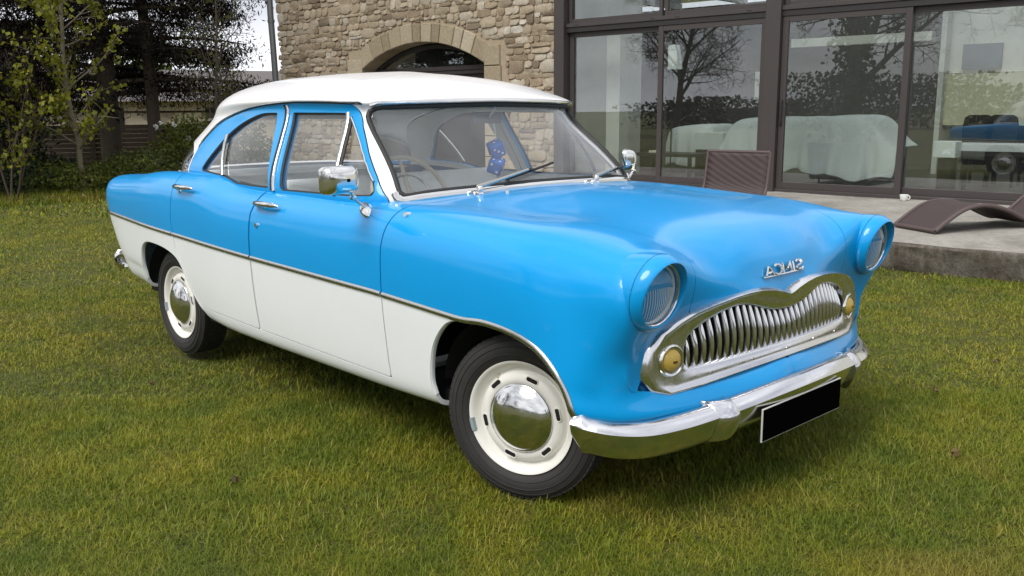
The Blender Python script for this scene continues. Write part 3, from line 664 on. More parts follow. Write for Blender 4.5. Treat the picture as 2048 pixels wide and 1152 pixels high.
# front bumper --------------------------------------------------------------
BP=[(.675,0,.418),(.671,.15,.416),(.658,.30,.409),(.636,.44,.399),(.600,.58,.386),(.550,.70,.378),(.485,.79,.384),(.415,.845,.397),(.368,.866,.410)]
def bumper(path,name,mat='bumper_chrome',tip=True,hs=1.0):
    P=catmull(path,8); P=np.vstack([(P*[1,-1,1])[::-1],P[1:]]); b=bpy.data.objects.new(name,None); link(b,car); rings=[]
    n=len(P)
    for i in range(n):
        t=P[min(i+1,n-1)]-P[max(i-1,0)]; t[2]=0; t=t/np.linalg.norm(t); o=np.array([t[1],-t[0],0]); 
        e=min(1,min(i,n-1-i)/5)*.55+.45; e2=min(1,min(i,n-1-i)/9)
        k=e*hs; c=P[i]
        prof=[(-.060,.028),(-.052,.040),(-.040,.043),(-.022,.034),(-.004,.008),(0,0),(-.002,-.010),(-.008,-.040),(-.018,-.075),(-.032,-.103),(-.046,-.112),(-.058,-.108)]
        rings.append([tuple(c+o*a*(.4+.6*e2)+np.array([0,0,zz*k])) for a,zz in prof])
    m=MB(); m.loft(rings,closed=False); bar=m.build('bumper_bar',mat,b,True,38)
    return b,P
fb,_=bumper(BP,'front_bumper',hs=.80)
def at_w(path,w):
    P=catmull(path,10); return np.array([np.interp(w,P[:,1],P[:,0]),w,np.interp(w,P[:,1],P[:,2])])
for s in (-1,1):
    c=at_w(BP,.425); m=MB(); rings=[]
    prof=[(-.062,.028),(-.048,.040),(-.030,.038),(-.010,.023),(.006,.003),(.010,-.010),(.007,-.032),(.0,-.060),(-.013,-.084),(-.030,-.097),(-.05,-.095)]
    for dw,sc in ((-.045,.4),(-.043,.80),(-.034,.93),(-.018,1.0),(0,1.02),(.018,1.0),(.034,.93),(.043,.80),(.045,.4)):
        lift=.014*(1-(abs(dw)/.045)**2)-.010
        rings.append([(c[0]-dw*.30+a*1.0+lift-(.035 if sc<.5 else 0),s*(c[1]+dw),c[2]+zz*(.9+.1*min(1,sc))) for a,zz in prof])
    m.loft(rings,closed=False); m.build('overrider','bumper_chrome',fb,True,60)
RB=[(-3.84,0,.455),(-3.835,.25,.455),(-3.815,.45,.452),(-3.775,.60,.448),(-3.715,.70,.446),(-3.64,.745,.450),(-3.60,.757,.452)]
def rear_bumper():
    P=catmull(RB,8); P=np.vstack([(P*[1,-1,1])[::-1],P[1:]]); n=len(P); rings=[]
    for i in range(n):
        t=P[min(i+1,n-1)]-P[max(i-1,0)]; t=t/np.linalg.norm(t); o=np.array([-t[1],t[0],0]); e=min(1,min(i,n-1-i)/5)*.5+.5
        rings.append([tuple(P[i]+o*a+np.array([0,0,zz*e])) for a,zz in ((-.055,.05),(-.03,.06),(-.006,.03),(0,0),(-.008,-.04),(-.03,-.07),(-.055,-.065))])
    m=MB(); m.loft(rings,closed=False); m.build('rear_bumper','chrome',car,True,50)
rear_bumper()
# registration plate: black, with a thin pale rim
pl=bpy.data.objects.new('number_plate',None); link(pl,fb)
def plate_box(name,x0,x1,hw,z0,z1,mat,b=.004):
    m=MB(); m.box((x0,-hw-.022,z0),(x1,hw-.022,z1)); o=m.build(name,mat,pl,False); bevel(o,b,2); return o
plate_box('plate_backing',.664,.670,.258,.276,.390,'plate_edge',.002); plate_box('plate_face',.668,.6725,.2545,.2795,.3865,'plate_black')
for s in (-1,1):
    m=MB(); m.box((.60,s*.15-.015,.30),(.6635,s*.15+.015,.33)); m.build('plate_bracket','underbody',pl,False)

# mirrors, wipers -------------------------------------------------------------
for s in (-1,1):
    mo=bpy.data.objects.new('door_mirror',None); link(mo,doors['f',s])
    bx,bz=-.755,.972; p,n=on_side(bx,bz); by=p[1]
    hx,hy,hz=(-.690,.960,1.098) if s<0 else (-.90,.93,1.088)
    if s>0: bx,bz=-.80,.985; p,n=on_side(bx,bz); by=p[1]
    m=MB(); m.lathe([(-.004,.0),(-.004,.030),(.004,.030),(.010,.022),(.014,.0)],24,Matrix.Translation((bx,s*by,bz))@Matrix.Rotation(-R(60),4,'Y')@Matrix.Rotation(s*R(30),4,'X')@Matrix.Diagonal((1,1,1.7,1))); m.build('mirror_foot','chrome',mo)
    m=MB(); m.tube([(bx,s*by,bz),(bx-.004,s*(by+.06),bz+.052),(hx+.03,s*hy,hz-.002)],[.0075,.0065,.0075],10); m.lathe([(-.012,.0),(-.010,.009),(0,.0125),(.010,.009),(.012,0)],16,Matrix.Translation((bx-.004,s*(by+.06),bz+.052))); m.build('mirror_arm','chrome',mo)
    # head: rounded box shell facing rearwards
    m=MB(); rings=[]
    mt=Matrix.Translation((hx,s*hy,hz))@Matrix.Rotation(R(14) if s<0 else R(38),4,'Z')
    def rr(x,hw,hh,r):
        out=[]
        for cxx,czz,a0 in ((hw-r,hh-r,0),(-hw+r,hh-r,PI/2),(-hw+r,-hh+r,PI),(hw-r,-hh+r,1.5*PI)):
            for a in np.linspace(a0,a0+PI/2,6): out.append(tuple(mt@Vector((x,cxx+r*math.cos(a),czz+r*math.sin(a)))))
        return out
    m.loft([rr(-.030,.070,.043,.020),rr(-.034,.078,.050,.022),rr(-.026,.080,.052,.022),rr(0,.079,.051,.024),rr(.020,.072,.045,.026),rr(.032,.058,.034,.024),rr(.038,.035,.018,.016),rr(.039,.01,.006,.005)]); m.build('mirror_shell','chrome',mo)
    m=MB(); V=rr(-.030,.0705,.0435,.020); m.add(V,[tuple(range(len(V)))]); m.build('mirror_glass','chrome',mo,False)
for s,wb,tipw in ((-1,-.385,.10),(1,.31,.70)):
    wi=bpy.data.objects.new('wiper',None); link(wi,car)
    p,n=on_top(-.585,abs(wb)); b=Vector((-.585,wb,p[2]))
    m=MB(); m.lathe([(-.005,.024),(.008,.022),(.012,.014),(.030,.012),(.034,.008),(.035,0)],18,Matrix.Translation(b)@Matrix.Rotation(-R(75),4,'Y')); m.build('wiper_pivot','chrome',wi)
    c=[(wb+(tipw-wb)*.62,1.085 if s<0 else 1.062)]
    q,nn=on_gfront(abs(c[0][0]),c[0][1]); mid_=Vector((q[0]+.028,c[0][0],c[0][1]+.012))
    m=MB(); m.tube([b+Vector((-.004,0,.028)),b.lerp(mid_,.35)+Vector((0,0,.018)),mid_],[.010,.0075,.005],8); m.build('wiper_arm','dull_chrome',wi)
    m=MB(); pts=[]; pa=[]
    w0=wb+(tipw-wb)*.37; 
    z0,z1=(1.060,1.112) if s<0 else (1.052,1.070)
    for t in np.linspace(0,1,10):
        w_=w0+(tipw-w0)*t; z_=z0+(z1-z0)*t; w_=min(w_,.655); q,nn=on_gfront(abs(w_),max(z_,1.05)); pts.append(Vector((q[0]+.016,w_,z_+.004))); pa.append(Vector((q[0]+.006,w_,z_)))
    m.tube(pts,.0055,6); m.tube(pa,.0045,5); m.tube([mid_,pts[5]],.006,6); m.build('wiper_blade','wiper_black',wi)
m=MB(); m.tube([(-.50,-.31,on_top(-.50,.31)[0][2]-.004),(-.50,-.31,on_top(-.50,.31)[0][2]+.010)],[.009,.006],8); m.build('washer_jet','chrome',hood)

# ---- cabin -------------------------------------------------------------------
def seat(name,x,back,wd,zb=.62,zt=1.02,parent=car):
    so=bpy.data.objects.new(name,None); link(so,parent)
    def puff(V0,V1,r,nm):
        m=MB(); m.box(V0,V1); o=m.build(nm,'seat_fabric',so,True,80); bevel(o,r,4); return o
    puff((x-.02,-wd,zb-.22),(x+.52,wd,zb),.07,'seat_cushion')
    m=MB(); mt=Matrix.Translation((x,0,zb-.1))@Matrix.Rotation(-R(back),4,'Y'); m.box((-.13,-wd,0),(.02,wd,zt-zb+.12),0,mt); o=m.build('seat_back','seat_fabric',so,True,80); bevel(o,.06,4)
    return so
seat('bench_seat',-1.52,14,.68,.60,1.035); seat('bench_seat',-2.42,18,.66,.62,1.05)
m=MB(); rings=[]
for w in np.linspace(-.70,.70,21):
    e=(abs(w)/.70)**2*.09
    rings.append([(-.62-e,w,.985),(-.70-e,w,1.0),(-.78-e,w,.99),(-.82-e,w,.95),(-.83-e,w,.85),(-.78-e,w,.76),(-.65-e,w,.70)])
m.loft(rings,closed=False); dash=m.build('dashboard','dash_grey',car,True,50)
sw=bpy.data.objects.new('steering_wheel',None); link(sw,car)
smt=Matrix.Translation((-1.135,-.30,.955))@Matrix.Rotation(R(180-28),4,'Y')
def circ(r,n=48,x=0): return [tuple(smt@Vector((x,r*math.cos(a),r*math.sin(a)))) for a in np.linspace(0,2*PI,n+1)]
m=MB(); m.tube(circ(.205),.0115,10,caps=False); m.build('wheel_rim','ivory_plastic',sw)
m=MB(); m.tube(circ(.115),.005,8,caps=False); m.build('horn_ring','dull_chrome',sw)
m=MB()
for a in (R(20),R(160),R(270)): m.tube([tuple(smt@Vector((.01,.02*math.cos(a),.02*math.sin(a)))),tuple(smt@Vector((0,.2*math.cos(a),.2*math.sin(a))))],[.012,.007],8)
m.lathe([(-.02,.0),(-.018,.03),(.02,.04),(.10,.03)],20,smt); m.build('wheel_spoke','ivory_plastic',sw)
m=MB(); m.tube([tuple(smt@Vector((.05,0,0))),tuple(smt@Vector((.45,0,0)))],.025,10); m.build('steering_column','cabin_trim',sw)
im=bpy.data.objects.new('rear_view_mirror',None); link(im,car)
m=MB(); m.box((-.992,-.075,1.285),(-.978,.105,1.335)); o=m.build('mirror_shell','dash_grey',im,True,80); bevel(o,.007,3)
m=MB(); m.tube([(-.97,.015,1.31),(-.93,.015,1.345),(-.925,.015,1.37)],.006,6); m.build('mirror_stalk','chrome',im)
m=MB(); m.box((-2.45,-.66,1.0),(-2.86,.66,1.005)); m.box((-2.4,-.74,.34),(-.6,.74,.36)); m.build('parcel_shelf','cabin_trim',car,False)
for s in (-1,1):
    m=MB(); m.box((-1.58,s*.725-.012,.40),(-.72,s*.725+.012,.985)); m.build('door_card','cabin_trim',doors['f',s],False)
    m=MB(); m.box((-2.36,s*.72-.012,.40),(-1.62,s*.72+.012,.985)); m.build('door_card','cabin_trim',doors['r',s],False)
# fuzzy dice: hang from the mirror, a thing of their own
dice=empty('fuzzy_dice',(-.985,.07,1.28),0,'pair of blue fuzzy dice with white spots hanging behind the windscreen','dice')
def die(z,rz,rx,faces):
    m=MB(); h=.034; m.box((-h,-h,-h),(h,h,h)); o=m.build('die','dice_blue',dice,True,80); bevel(o,.010,3); o.location=(0,.002,z); o.rotation_euler=(rx,R(20),rz)
    m=MB()
    def pip(ax,a,b):
        c=Vector((0,0,0)); i=[0,1,2]; i.remove(ax[0]); c[ax[0]]=ax[1]*(h+.0004); c[i[0]]=a*h; c[i[1]]=b*h
        nrm=Vector((0,0,0)); nrm[ax[0]]=ax[1]; q=nrm.to_track_quat('X','Z').to_matrix().to_4x4()
        m.lathe([(0,.0058),(.0012,.0050),(.0016,0)],12,Matrix.Translation(c)@q)
    for ax,ps in faces:
        for a,b in ps: pip(ax,a,b)
    m.build('pip','pip_white',o)
one=[(0,0)];two=[(-.45,.45),(.45,-.45)];three=two+one;four=[(-.45,-.45),(.45,.45)]+two;five=four+one
die(-.112,R(-20),R(25),[((0,1),three),((1,-1),two),((2,1),one),((1,1),five)])
die(-.188,R(-60),R(-20),[((0,1),two),((1,-1),one),((2,1),four),((1,1),five)])
m=MB(); m.tube([(0,-.02,.03),(0,0,-.03),(0,.002,-.08)],.0015,5); m.tube([(0,-.02,.03),(-.002,.002,-.06),(0,.003,-.15)],.0015,5); m.build('string','pip_white',dice)
# ================================================================== THE PLACE
rnd=random.Random(7); nrs=np.random.default_rng(11)
FA=R(5.0)                                   # the house front runs 5 degrees off the car's axis
FO=Vector((-4.1,7.95,0)); FX=Vector((math.cos(FA),math.sin(FA),0)); FY=Vector((-math.sin(FA),math.cos(FA),0))   # FY points into the house
FM=Matrix(((FX.x,FY.x,0,FO.x),(FX.y,FY.y,0,FO.y),(0,0,1,0),(0,0,0,1)))
def fp(s,d,z): return tuple(FM@Vector((s,d,z)))
def fpart(mb,name,mat,parent,smooth=False,b=0):
    o=mb.build(name,mat,parent,smooth)
    o.matrix_parent_inverse=Matrix() if parent is None else Matrix()
    if b: bevel(o,b,2)
    return o
# ---- materials
t=NT('grass_blade'); at=t.n('ShaderNodeAttribute'); at.attribute_name='tone'
big=t.noise(.55,5,.6); mid_n=t.noise(3.0,4,.6)
c1=t.ramp(at.outputs['Fac'],[(0,(.098,.132,.014)),(.45,(.195,.225,.019)),(.8,(.285,.275,.034)),(.95,(.30,.25,.06)),(1,(.38,.31,.13))])
f=t.ramp(big.outputs['Fac'],[(.40,0.0),(.60,1.0)]); c2=t.mix(f,c1,(1.25,1.13,.8),'MULTIPLY')
f2=t.ramp(mid_n.outputs['Fac'],[(.42,0.0),(.62,.9)]); c3=t.mix(f2,c2,(.58,.74,.75),'MULTIPLY')
dry=t.noise(1.1,6,.65); f3=t.ramp(dry.outputs['Fac'],[(.54,0.0),(.70,.6)]); c4=t.mix(f3,c3,(.27,.215,.06))
t.set(Base_Color=c4,Roughness=.6,Specular_IOR_Level=.25)
tr=t.n('ShaderNodeBsdfTranslucent'); t.l(c4,tr.inputs[0]); ms=t.n('ShaderNodeMixShader'); ms.inputs[0].default_value=.22
t.l(t.p.outputs[0],ms.inputs[1]); t.l(tr.outputs[0],ms.inputs[2]); t.l(ms.outputs[0],t.out.inputs[0])
t=NT('lawn_soil'); n=t.noise(9,8,.7); n2=t.noise(.6,5)
c=t.ramp(n.outputs['Fac'],[(.3,(.045,.050,.008)),(.55,(.090,.095,.012)),(.75,(.13,.115,.03))]); c=t.mix(t.ramp(n2.outputs['Fac'],[(.35,0.0),(.65,.6)]),c,(.075,.075,.012)); t.set(Base_Color=c,Roughness=.95); t.bump(t.noise(40,6,.8).outputs['Fac'],.8,.03)
def stone_mat(name,cols,scale=5,bump=.6):
    t=NT(name); oi=t.n('ShaderNodeObjectInfo'); at=t.n('ShaderNodeAttribute'); at.attribute_name='tone'
    n=t.noise(scale,8,.7); n2=t.noise(scale*5,8,.75); ad=t.n('ShaderNodeMath',operation='ADD'); t.l(at.outputs['Fac'],ad.inputs[0])
    mm=t.n('ShaderNodeMath',operation='MULTIPLY_ADD'); mm.inputs[1].default_value=.35; mm.inputs[2].default_value=-.17; t.l(n.outputs['Fac'],mm.inputs[0]); t.l(mm.outputs[0],ad.inputs[1])
    c=t.ramp(ad.outputs[0],cols); d=t.ramp(n2.outputs['Fac'],[(.25,.55),(.6,1.0),(.8,1.12)]); c=t.mix(1.0,c,d,'MULTIPLY')
    li=t.noise(scale*1.7,7,.75); c=t.mix(t.ramp(li.outputs['Fac'],[(.62,0.0),(.74,.45)]),c,(.33,.31,.25))
    t.set(Base_Color=c,Roughness=.93); t.bump(n2.outputs['Fac'],bump,.02); return t.m
stone_mat('rubble_stone',[(0,(.19,.145,.100)),(.25,(.32,.25,.170)),(.5,(.40,.33,.235)),(.75,(.46,.40,.31)),(1,(.54,.50,.43))])
stone_mat('arch_stone',[(0,(.27,.215,.14)),(.5,(.36,.30,.205)),(1,(.45,.39,.29))],6,.5)
simple('mortar',(.33,.265,.185),.95,vary=.3,scale=12,bump=.6)
simple('bronze_frame',(.052,.044,.042),.42,vary=.1,scale=4); simple('bronze_dark',(.022,.019,.019),.5)
simple('zinc_pipe',(.17,.175,.18),.45,metal=.5)
glass('house_glass',(.90,.93,.92),3.3,1.52,0,.008,.015)
t=NT('terrace_concrete'); n=t.noise(1.6,8,.65); n2=t.noise(22,8,.75); c=t.ramp(n.outputs['Fac'],[(.3,(.20,.185,.155)),(.5,(.32,.30,.265)),(.7,(.40,.385,.345))]); c=t.mix(1.0,c,t.ramp(n2.outputs['Fac'],[(.25,.6),(.55,1.0),(.8,1.15)]),'MULTIPLY'); t.set(Base_Color=c,Roughness=.9); t.bump(n2.outputs['Fac'],.5,.015)
t=NT('slab_edge'); mpn=t.n('ShaderNodeMapping'); mpn.inputs['Scale'].default_value=(1,1,.25); t.l(t.pos(),mpn.inputs[0]); n=t.noise(7,9,.78,mpn.outputs[0]); n2=t.noise(26,9,.85)
c=t.ramp(n.outputs['Fac'],[(.30,(.085,.070,.052)),(.45,(.19,.155,.118)),(.58,(.30,.27,.225)),(.72,(.46,.44,.40))]); c=t.mix(1.0,c,t.ramp(n2.outputs['Fac'],[(.3,.4),(.5,1.0),(.8,1.15)]),'MULTIPLY'); t.set(Base_Color=c,Roughness=.95); t.bump(n2.outputs['Fac'],1.0,.06)
t=NT('wicker'); w1=t.n('ShaderNodeTexWave',bands_direction='X'); w1.inputs['Scale'].default_value=42; w1.inputs['Distortion'].default_value=.6; w2=t.n('ShaderNodeTexWave',bands_direction='Y'); w2.inputs['Scale'].default_value=26
t.l(t.obj(),w1.inputs['Vector']); t.l(t.obj(),w2.inputs['Vector']); mul=t.n('ShaderNodeMath',operation='MULTIPLY'); t.l(w1.outputs['Fac'],mul.inputs[0]); t.l(w2.outputs['Fac'],mul.inputs[1])
c=t.ramp(mul.outputs[0],[(0,(.028,.018,.018)),(.5,(.085,.055,.052)),(1,(.12,.085,.078))]); t.set(Base_Color=c,Roughness=.6); t.bump(mul.outputs[0],.6,.004)
simple('wicker_frame',(.085,.060,.056),.6,vary=.2,scale=60,bump=.3)
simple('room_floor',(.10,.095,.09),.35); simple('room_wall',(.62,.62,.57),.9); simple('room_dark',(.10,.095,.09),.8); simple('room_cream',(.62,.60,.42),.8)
simple('dust_sheet',(.72,.76,.74),.9,vary=.06,scale=5,bump=.15); simple('dark_wood',(.018,.014,.012),.4); simple('white_card',(.80,.84,.80),.7); simple('cushion_white',(.70,.72,.70),.85); simple('art_print',(.16,.18,.21),.8); simple('book_cream',(.70,.66,.50),.7)
simple('bark_grey',(.125,.105,.078),.9,vary=.35,scale=10,bump=.6); simple('bark_brown',(.075,.058,.042),.95,vary=.4,scale=9,bump=.7); simple('bark_young',(.17,.145,.095),.85,vary=.3,scale=14,bump=.4); simple('twig',(.085,.060,.050),.9)
simple('fence_wood',(.11,.085,.06),.9,vary=.25,scale=9,bump=.3); simple('trellis_wood',(.52,.46,.36),.9); simple('far_render',(.55,.47,.36),.9); simple('far_roof',(.13,.115,.11),.85)
def leafmat(name,a,b,c,transl=.3):
    t=NT(name); at=t.n('ShaderNodeAttribute'); at.attribute_name='tone'; col=t.ramp(at.outputs['Fac'],[(0,a),(.5,b),(1,c)])
    t.set(Base_Color=col,Roughness=.55 if transl>.1 else .85,Specular_IOR_Level=.3 if transl>.1 else .08); tr=t.n('ShaderNodeBsdfTranslucent'); t.l(col,tr.inputs[0]); ms=t.n('ShaderNodeMixShader'); ms.inputs[0].default_value=transl
    t.l(t.p.outputs[0],ms.inputs[1]); t.l(tr.outputs[0],ms.inputs[2]); t.l(ms.outputs[0],t.out.inputs[0]); return t.m
leafmat('leaf_spring',(.11,.135,.012),(.20,.215,.018),(.31,.30,.03),.35); leafmat('leaf_conifer',(.011,.010,.009),(.019,.017,.013),(.038,.034,.023),.06); leafmat('leaf_shrub',(.035,.052,.012),(.080,.105,.022),(.15,.165,.035),.25); leafmat('leaf_winter',(.030,.026,.018),(.055,.048,.032),(.085,.078,.045),.1); leafmat('leaf_ivy',(.010,.022,.008),(.025,.045,.014),(.05,.075,.02),.12)
leafmat('leaf_bright',(.05,.075,.012),(.10,.125,.018),(.17,.18,.03),.3); leafmat('leaf_litter',(.07,.045,.02),(.17,.12,.06),(.30,.24,.15),.1); leafmat('petal_white',(.6,.6,.55),(.7,.7,.66),(.8,.8,.78),.3); leafmat('leaf_weed',(.08,.12,.03),(.12,.17,.05),(.17,.22,.08),.25)

def tone_attr(o,vals):
    a=o.data.attributes.new('tone','FLOAT','POINT'); a.data.foreach_set('value',np.asarray(vals,dtype=np.float32)); return o
def fastmesh(name,V,F,mat,parent=None,smooth=False,tone=None):
    """V (n,3), F (m,k) constant-size faces"""
    V=np.asarray(V,np.float32); F=np.asarray(F,np.int32); me=bpy.data.meshes.new(name); n,k=F.shape
    me.vertices.add(len(V)); me.vertices.foreach_set('co',V.ravel()); me.loops.add(n*k); me.loops.foreach_set('vertex_index',F.ravel())
    me.polygons.add(n); me.polygons.foreach_set('loop_start',np.arange(0,n*k,k,dtype=np.int32)); me.materials.append(MATS[mat]); me.update(calc_edges=True)
    if smooth: me.polygons.foreach_set('use_smooth',np.ones(n,bool))
    o=link(bpy.data.objects.new(name,me),parent)
    if tone is not None: tone_attr(o,tone)
    return o

# ---- lawn
def lawn_z(x,y):
    x=np.asarray(x,float); y=np.asarray(y,float)
    return .018*np.sin(x*.9+1.3)*np.cos(y*.8)+.010*np.sin(x*2.3+y*1.7)+.010+np.clip((y-3.4)/1.0,0,1)*.02
gx=np.r_[-400,-120,-60,-35,np.arange(-22,9.01,.25),14,30,60,120,400]; gy=np.r_[-400,-120,-60,-30,np.arange(-9,9.01,.25),14,30,60,120,400]
X,Y=np.meshgrid(gx,gy,indexing='ij'); Z=np.where((np.abs(X)<30)&(np.abs(Y)<14),lawn_z(X,Y),-.03)
lo=fastmesh('lawn',np.stack([X,Y,Z],-1).reshape(-1,3),np.array(grid_faces(len(gx),len(gy))),'lawn_soil',None,True); tag(lo,kind='structure')
def in_view(x,y,m=.06):
    d=np.stack([x-2.177,y+2.797],-1); a=R(46.777+90); fx=np.array([math.cos(a),math.sin(a)]); lx=np.array([-math.sin(a),math.cos(a)])
    dep=d@fx; lat=d@lx; return (dep>.9)&(np.abs(lat)<dep*(.575+m)+.15),dep
def blades(n,rng,d0,d1,hgt,wid):
    """n blades with depth in [d0,d1], uniform over area"""
    a=R(46.777+90); u=rng.random(n); dep=np.sqrt(d0*d0+u*(d1*d1-d0*d0)); lat=(rng.random(n)*2-1)*(dep*.63+.15)
    x=2.177+math.cos(a)*dep-math.sin(a)*lat; y=-2.797+math.sin(a)*dep+math.cos(a)*lat
    k=(y<4.64+.087*(x+.5))&(x>-13.2)
    # tyres stand on bare ground
    for cx,cy in ((0,-.68),(-2.69,-.68),(0,.68),(-2.69,.68)): k&=~((np.abs(x-cx)<.09)&(np.abs(y-cy)<.085))
    x,y=x[k],y[k]; n=len(x); dep=dep[k]
    # height: mown lawn with tufts
    tuft=.5+.5*np.sin(x*3.1+np.sin(y*2.3)*2)*np.sin(y*3.7+np.sin(x*1.9)*2); tuft2=.5+.5*np.sin(x*9.1+np.sin(y*7.3)*2)*np.sin(y*8.7+np.sin(x*6.9)*2)
    big=.5+.5*np.sin(x*1.1+2*np.sin(y*.7))*np.sin(y*1.3+1.5*np.sin(x*.8)); h=hgt*(.45+.75*rng.random(n)**1.4)*(.60+.4*tuft+.40*tuft2+.35*big)
    long_=rng.random(n)<.012; h=np.where(long_,h*2.1,h)
    ang=rng.random(n)*2*PI; lean=(.35+1.0*rng.random(n)**1.2)*h; bx,by=np.cos(ang),np.sin(ang); fa=ang+PI/2+rng.normal(0,.5,n); w=wid*(.6+.8*rng.random(n))
    wx,wy=np.cos(fa)*w/2,np.sin(fa)*w/2; z=lawn_z(x,y)-.004
    flop=rng.random(n)<.22; lean=np.where(flop,lean*1.6+h*.5,lean); zt=np.where(flop,h*.45,np.sqrt(np.maximum(h*h-(lean*.75)**2,(h*.35)**2)))
    b0=np.stack([x-wx,y-wy,z],-1); b1=np.stack([x+wx,y+wy,z],-1); m0=np.stack([x+bx*lean*.38-wx*.75,y+by*lean*.38-wy*.75,z+zt*.62],-1); m1=np.stack([x+bx*lean*.38+wx*.75,y+by*lean*.38+wy*.75,z+zt*.62],-1); tp=np.stack([x+bx*lean,y+by*lean,z+zt],-1)
    tone=np.clip(rng.normal(.42,.20,n)+.14*(tuft2-.5)-.22*(big-.5),0,.93); dryb=rng.random(n); tone=np.where(dryb<.06,.9+.1*rng.random(n),tone)
    return b0,b1,m0,m1,tp,tone
def build_grass():
    Vq=[];Fq=[];T=[];base=0; tris=[]
    for n,d0,d1,h,w in ((170000,1.2,2.6,.027,.0022),(230000,2.6,4.2,.027,.0029),(190000,4.2,7.0,.028,.0046),(140000,7.0,12.0,.030,.008),(60000,12,19,.05,.018)):
        b0,b1,m0,m1,tp,tone=blades(n,nrs,d0,d1,h,w); n=len(b0); i=np.arange(n)*5+base
        Vq.append(np.stack([b0,b1,m0,m1,tp],1).reshape(-1,3)); T.append(np.repeat(tone,5))
        tris+= [np.stack([i,i+1,i+3],-1),np.stack([i,i+3,i+2],-1),np.stack([i+2,i+3,i+4],-1)]; base+=5*n
    o=fastmesh('grass',np.vstack(Vq),np.vstack(tris),'grass_blade',None,False,np.concatenate(T))
    tag(o,'short uneven green and yellowish lawn grass under the car','grass',kind='stuff')
build_grass()

# ---- generic leaves
def leaf_quads(C,size,rng,normal=None,aspect=.6,droop=0):
    """diamond leaves at centres C"""
    n=len(C); d=rng.normal(size=(n,3)); d[:,2]-=droop; d/=np.linalg.norm(d,axis=1,keepdims=True); r=rng.normal(size=(n,3)); w=np.cross(d,r); w/=np.maximum(np.linalg.norm(w,axis=1,keepdims=True),1e-6)
    s=(size*(.6+.8*rng.random(n)))[:,None]; nn=np.cross(d,w)
    V=np.stack([C-d*s*.5,C+w*s*aspect*.5+nn*s*.08,C+d*s*.5,C-w*s*aspect*.5+nn*s*.08],1).reshape(-1,3); i=np.arange(n)*4
    return V,np.stack([i,i+1,i+2,i+3],-1)
def leaves(name,C,size,mat,parent,rng,tone=None,aspect=.6,droop=0):
    V,F=leaf_quads(C,size,rng,None,aspect,droop); t_=np.clip(rng.normal(.5,.22,len(C)) if tone is None else tone,0,1); o=fastmesh(name,V,F,mat,parent,False,np.repeat(t_,4)); return o
def branch_tree(rng,base,h,r0,depth,spread=.9,nb=5,up=.25,start=.35,lean=(0,0),curve=.06,taper=.35,shrink=.55,kids=(4,6),rmin=.0018,thin=1.0):
    """returns list of limbs: (points, radii, level)"""
    limbs=[]
    def grow(p,d,L,r,lev):
        n=max(5,int(8-lev)); pts=[p];rs=[r]; cur=Vector(p); dd=Vector(d).normalized()
        for i in range(1,n+1):
            dd=(dd+Vector((rng.normal(0,curve*(1+lev)),rng.normal(0,curve*(1+lev)),rng.normal(0,curve*.6)+up*.10*(lev>0)))).normalized()
            cur=cur+dd*(L/n); pts.append(cur.copy()); rs.append(max(rmin,r*(1-(1-taper)*i/n)))
        limbs.append((pts,rs,lev))
        if lev<depth:
            k=int(rng.integers(kids[0],kids[1]+1)) if lev else nb
            for j in range(k):
                t=start+(1-start)*(j+rng.random())/k if lev==0 else .25+.72*(j+rng.random()*.9)/k
                i=min(n-1,int(t*n)); f=t*n-i; q=pts[i].lerp(pts[i+1],min(1,f)); tan=(pts[i+1]-pts[i]).normalized(); az=rng.random()*2*PI+j*2.4
                o=tan.orthogonal().normalized(); o.rotate(Matrix.Rotation(az,3,tan)); nd=(tan*(1-spread*.55)+o*spread*(.75+.4*rng.random())); 
                if lev==0: nd=nd+Vector((0,0,up))
                grow(q,nd,L*shrink*(1.15-.55*t)*(.8+.4*rng.random()),max(rmin,rs[i]*thin*(.45+.15*rng.random())),lev+1)
    grow(Vector(base),Vector((lean[0],lean[1],1)),h,r0,0); return limbs
def limbs_mesh(mb,limbs,seg=(10,7,5,4,3,3)):
    for pts,rs,lev in limbs: mb.tube(pts,rs,seg[min(lev,5)],0,False)

# ---- terrace slab
ter=empty('concrete_terrace',fp(0,-3.5,0),0); ter.matrix_world=Matrix(); ter.location=(0,0,0); tag(ter,kind='structure')
def slab_edge_y(s): return -3.62+.012*math.sin(s*2.1)+.015*math.sin(s*5.3+1)+.008*math.sin(s*13.7)
ss=np.arange(-14,9.01,.08); V=[];F=[]
levels=[(0,.255,0),(-.012,.250,.0),(-.022,.235,.008),(-.015,.20,.014),(.0,.14,.020),(.012,.08,.030),(.035,.02,.04),(.06,-.10,.03)]
for s in ss:
    for dd,z,j in levels:
        e=slab_edge_y(s); V.append(fp(s+rnd.uniform(-1,1)*j*.3,e+dd+rnd.uniform(-1,1)*j,z+rnd.uniform(-1,1)*j*.5))
k=len(levels)
for i in range(len(ss)-1):
    for j in range(k-1): F.append((i*k+j,i*k+j+1,(i+1)*k+j+1,(i+1)*k+j))
mk('slab_face',V,F,'slab_edge',ter,True,None,None,50)
V=[];F=[]; dds=np.linspace(0,1,14)
for s in ss:
    for d in dds:
        e=slab_edge_y(s); V.append(fp(s,e+(0.35-e)*d,.255+.004*math.sin(s*3+d*9)+rnd.uniform(-.002,.002)*(0<d<1)+.02*d))
k=len(dds)
for i in range(len(ss)-1):
    for j in range(k-1): F.append((i*k+j,(i+1)*k+j,(i+1)*k+j+1,i*k+j+1))
mk('slab_top',V,F,'terrace_concrete',ter,True)
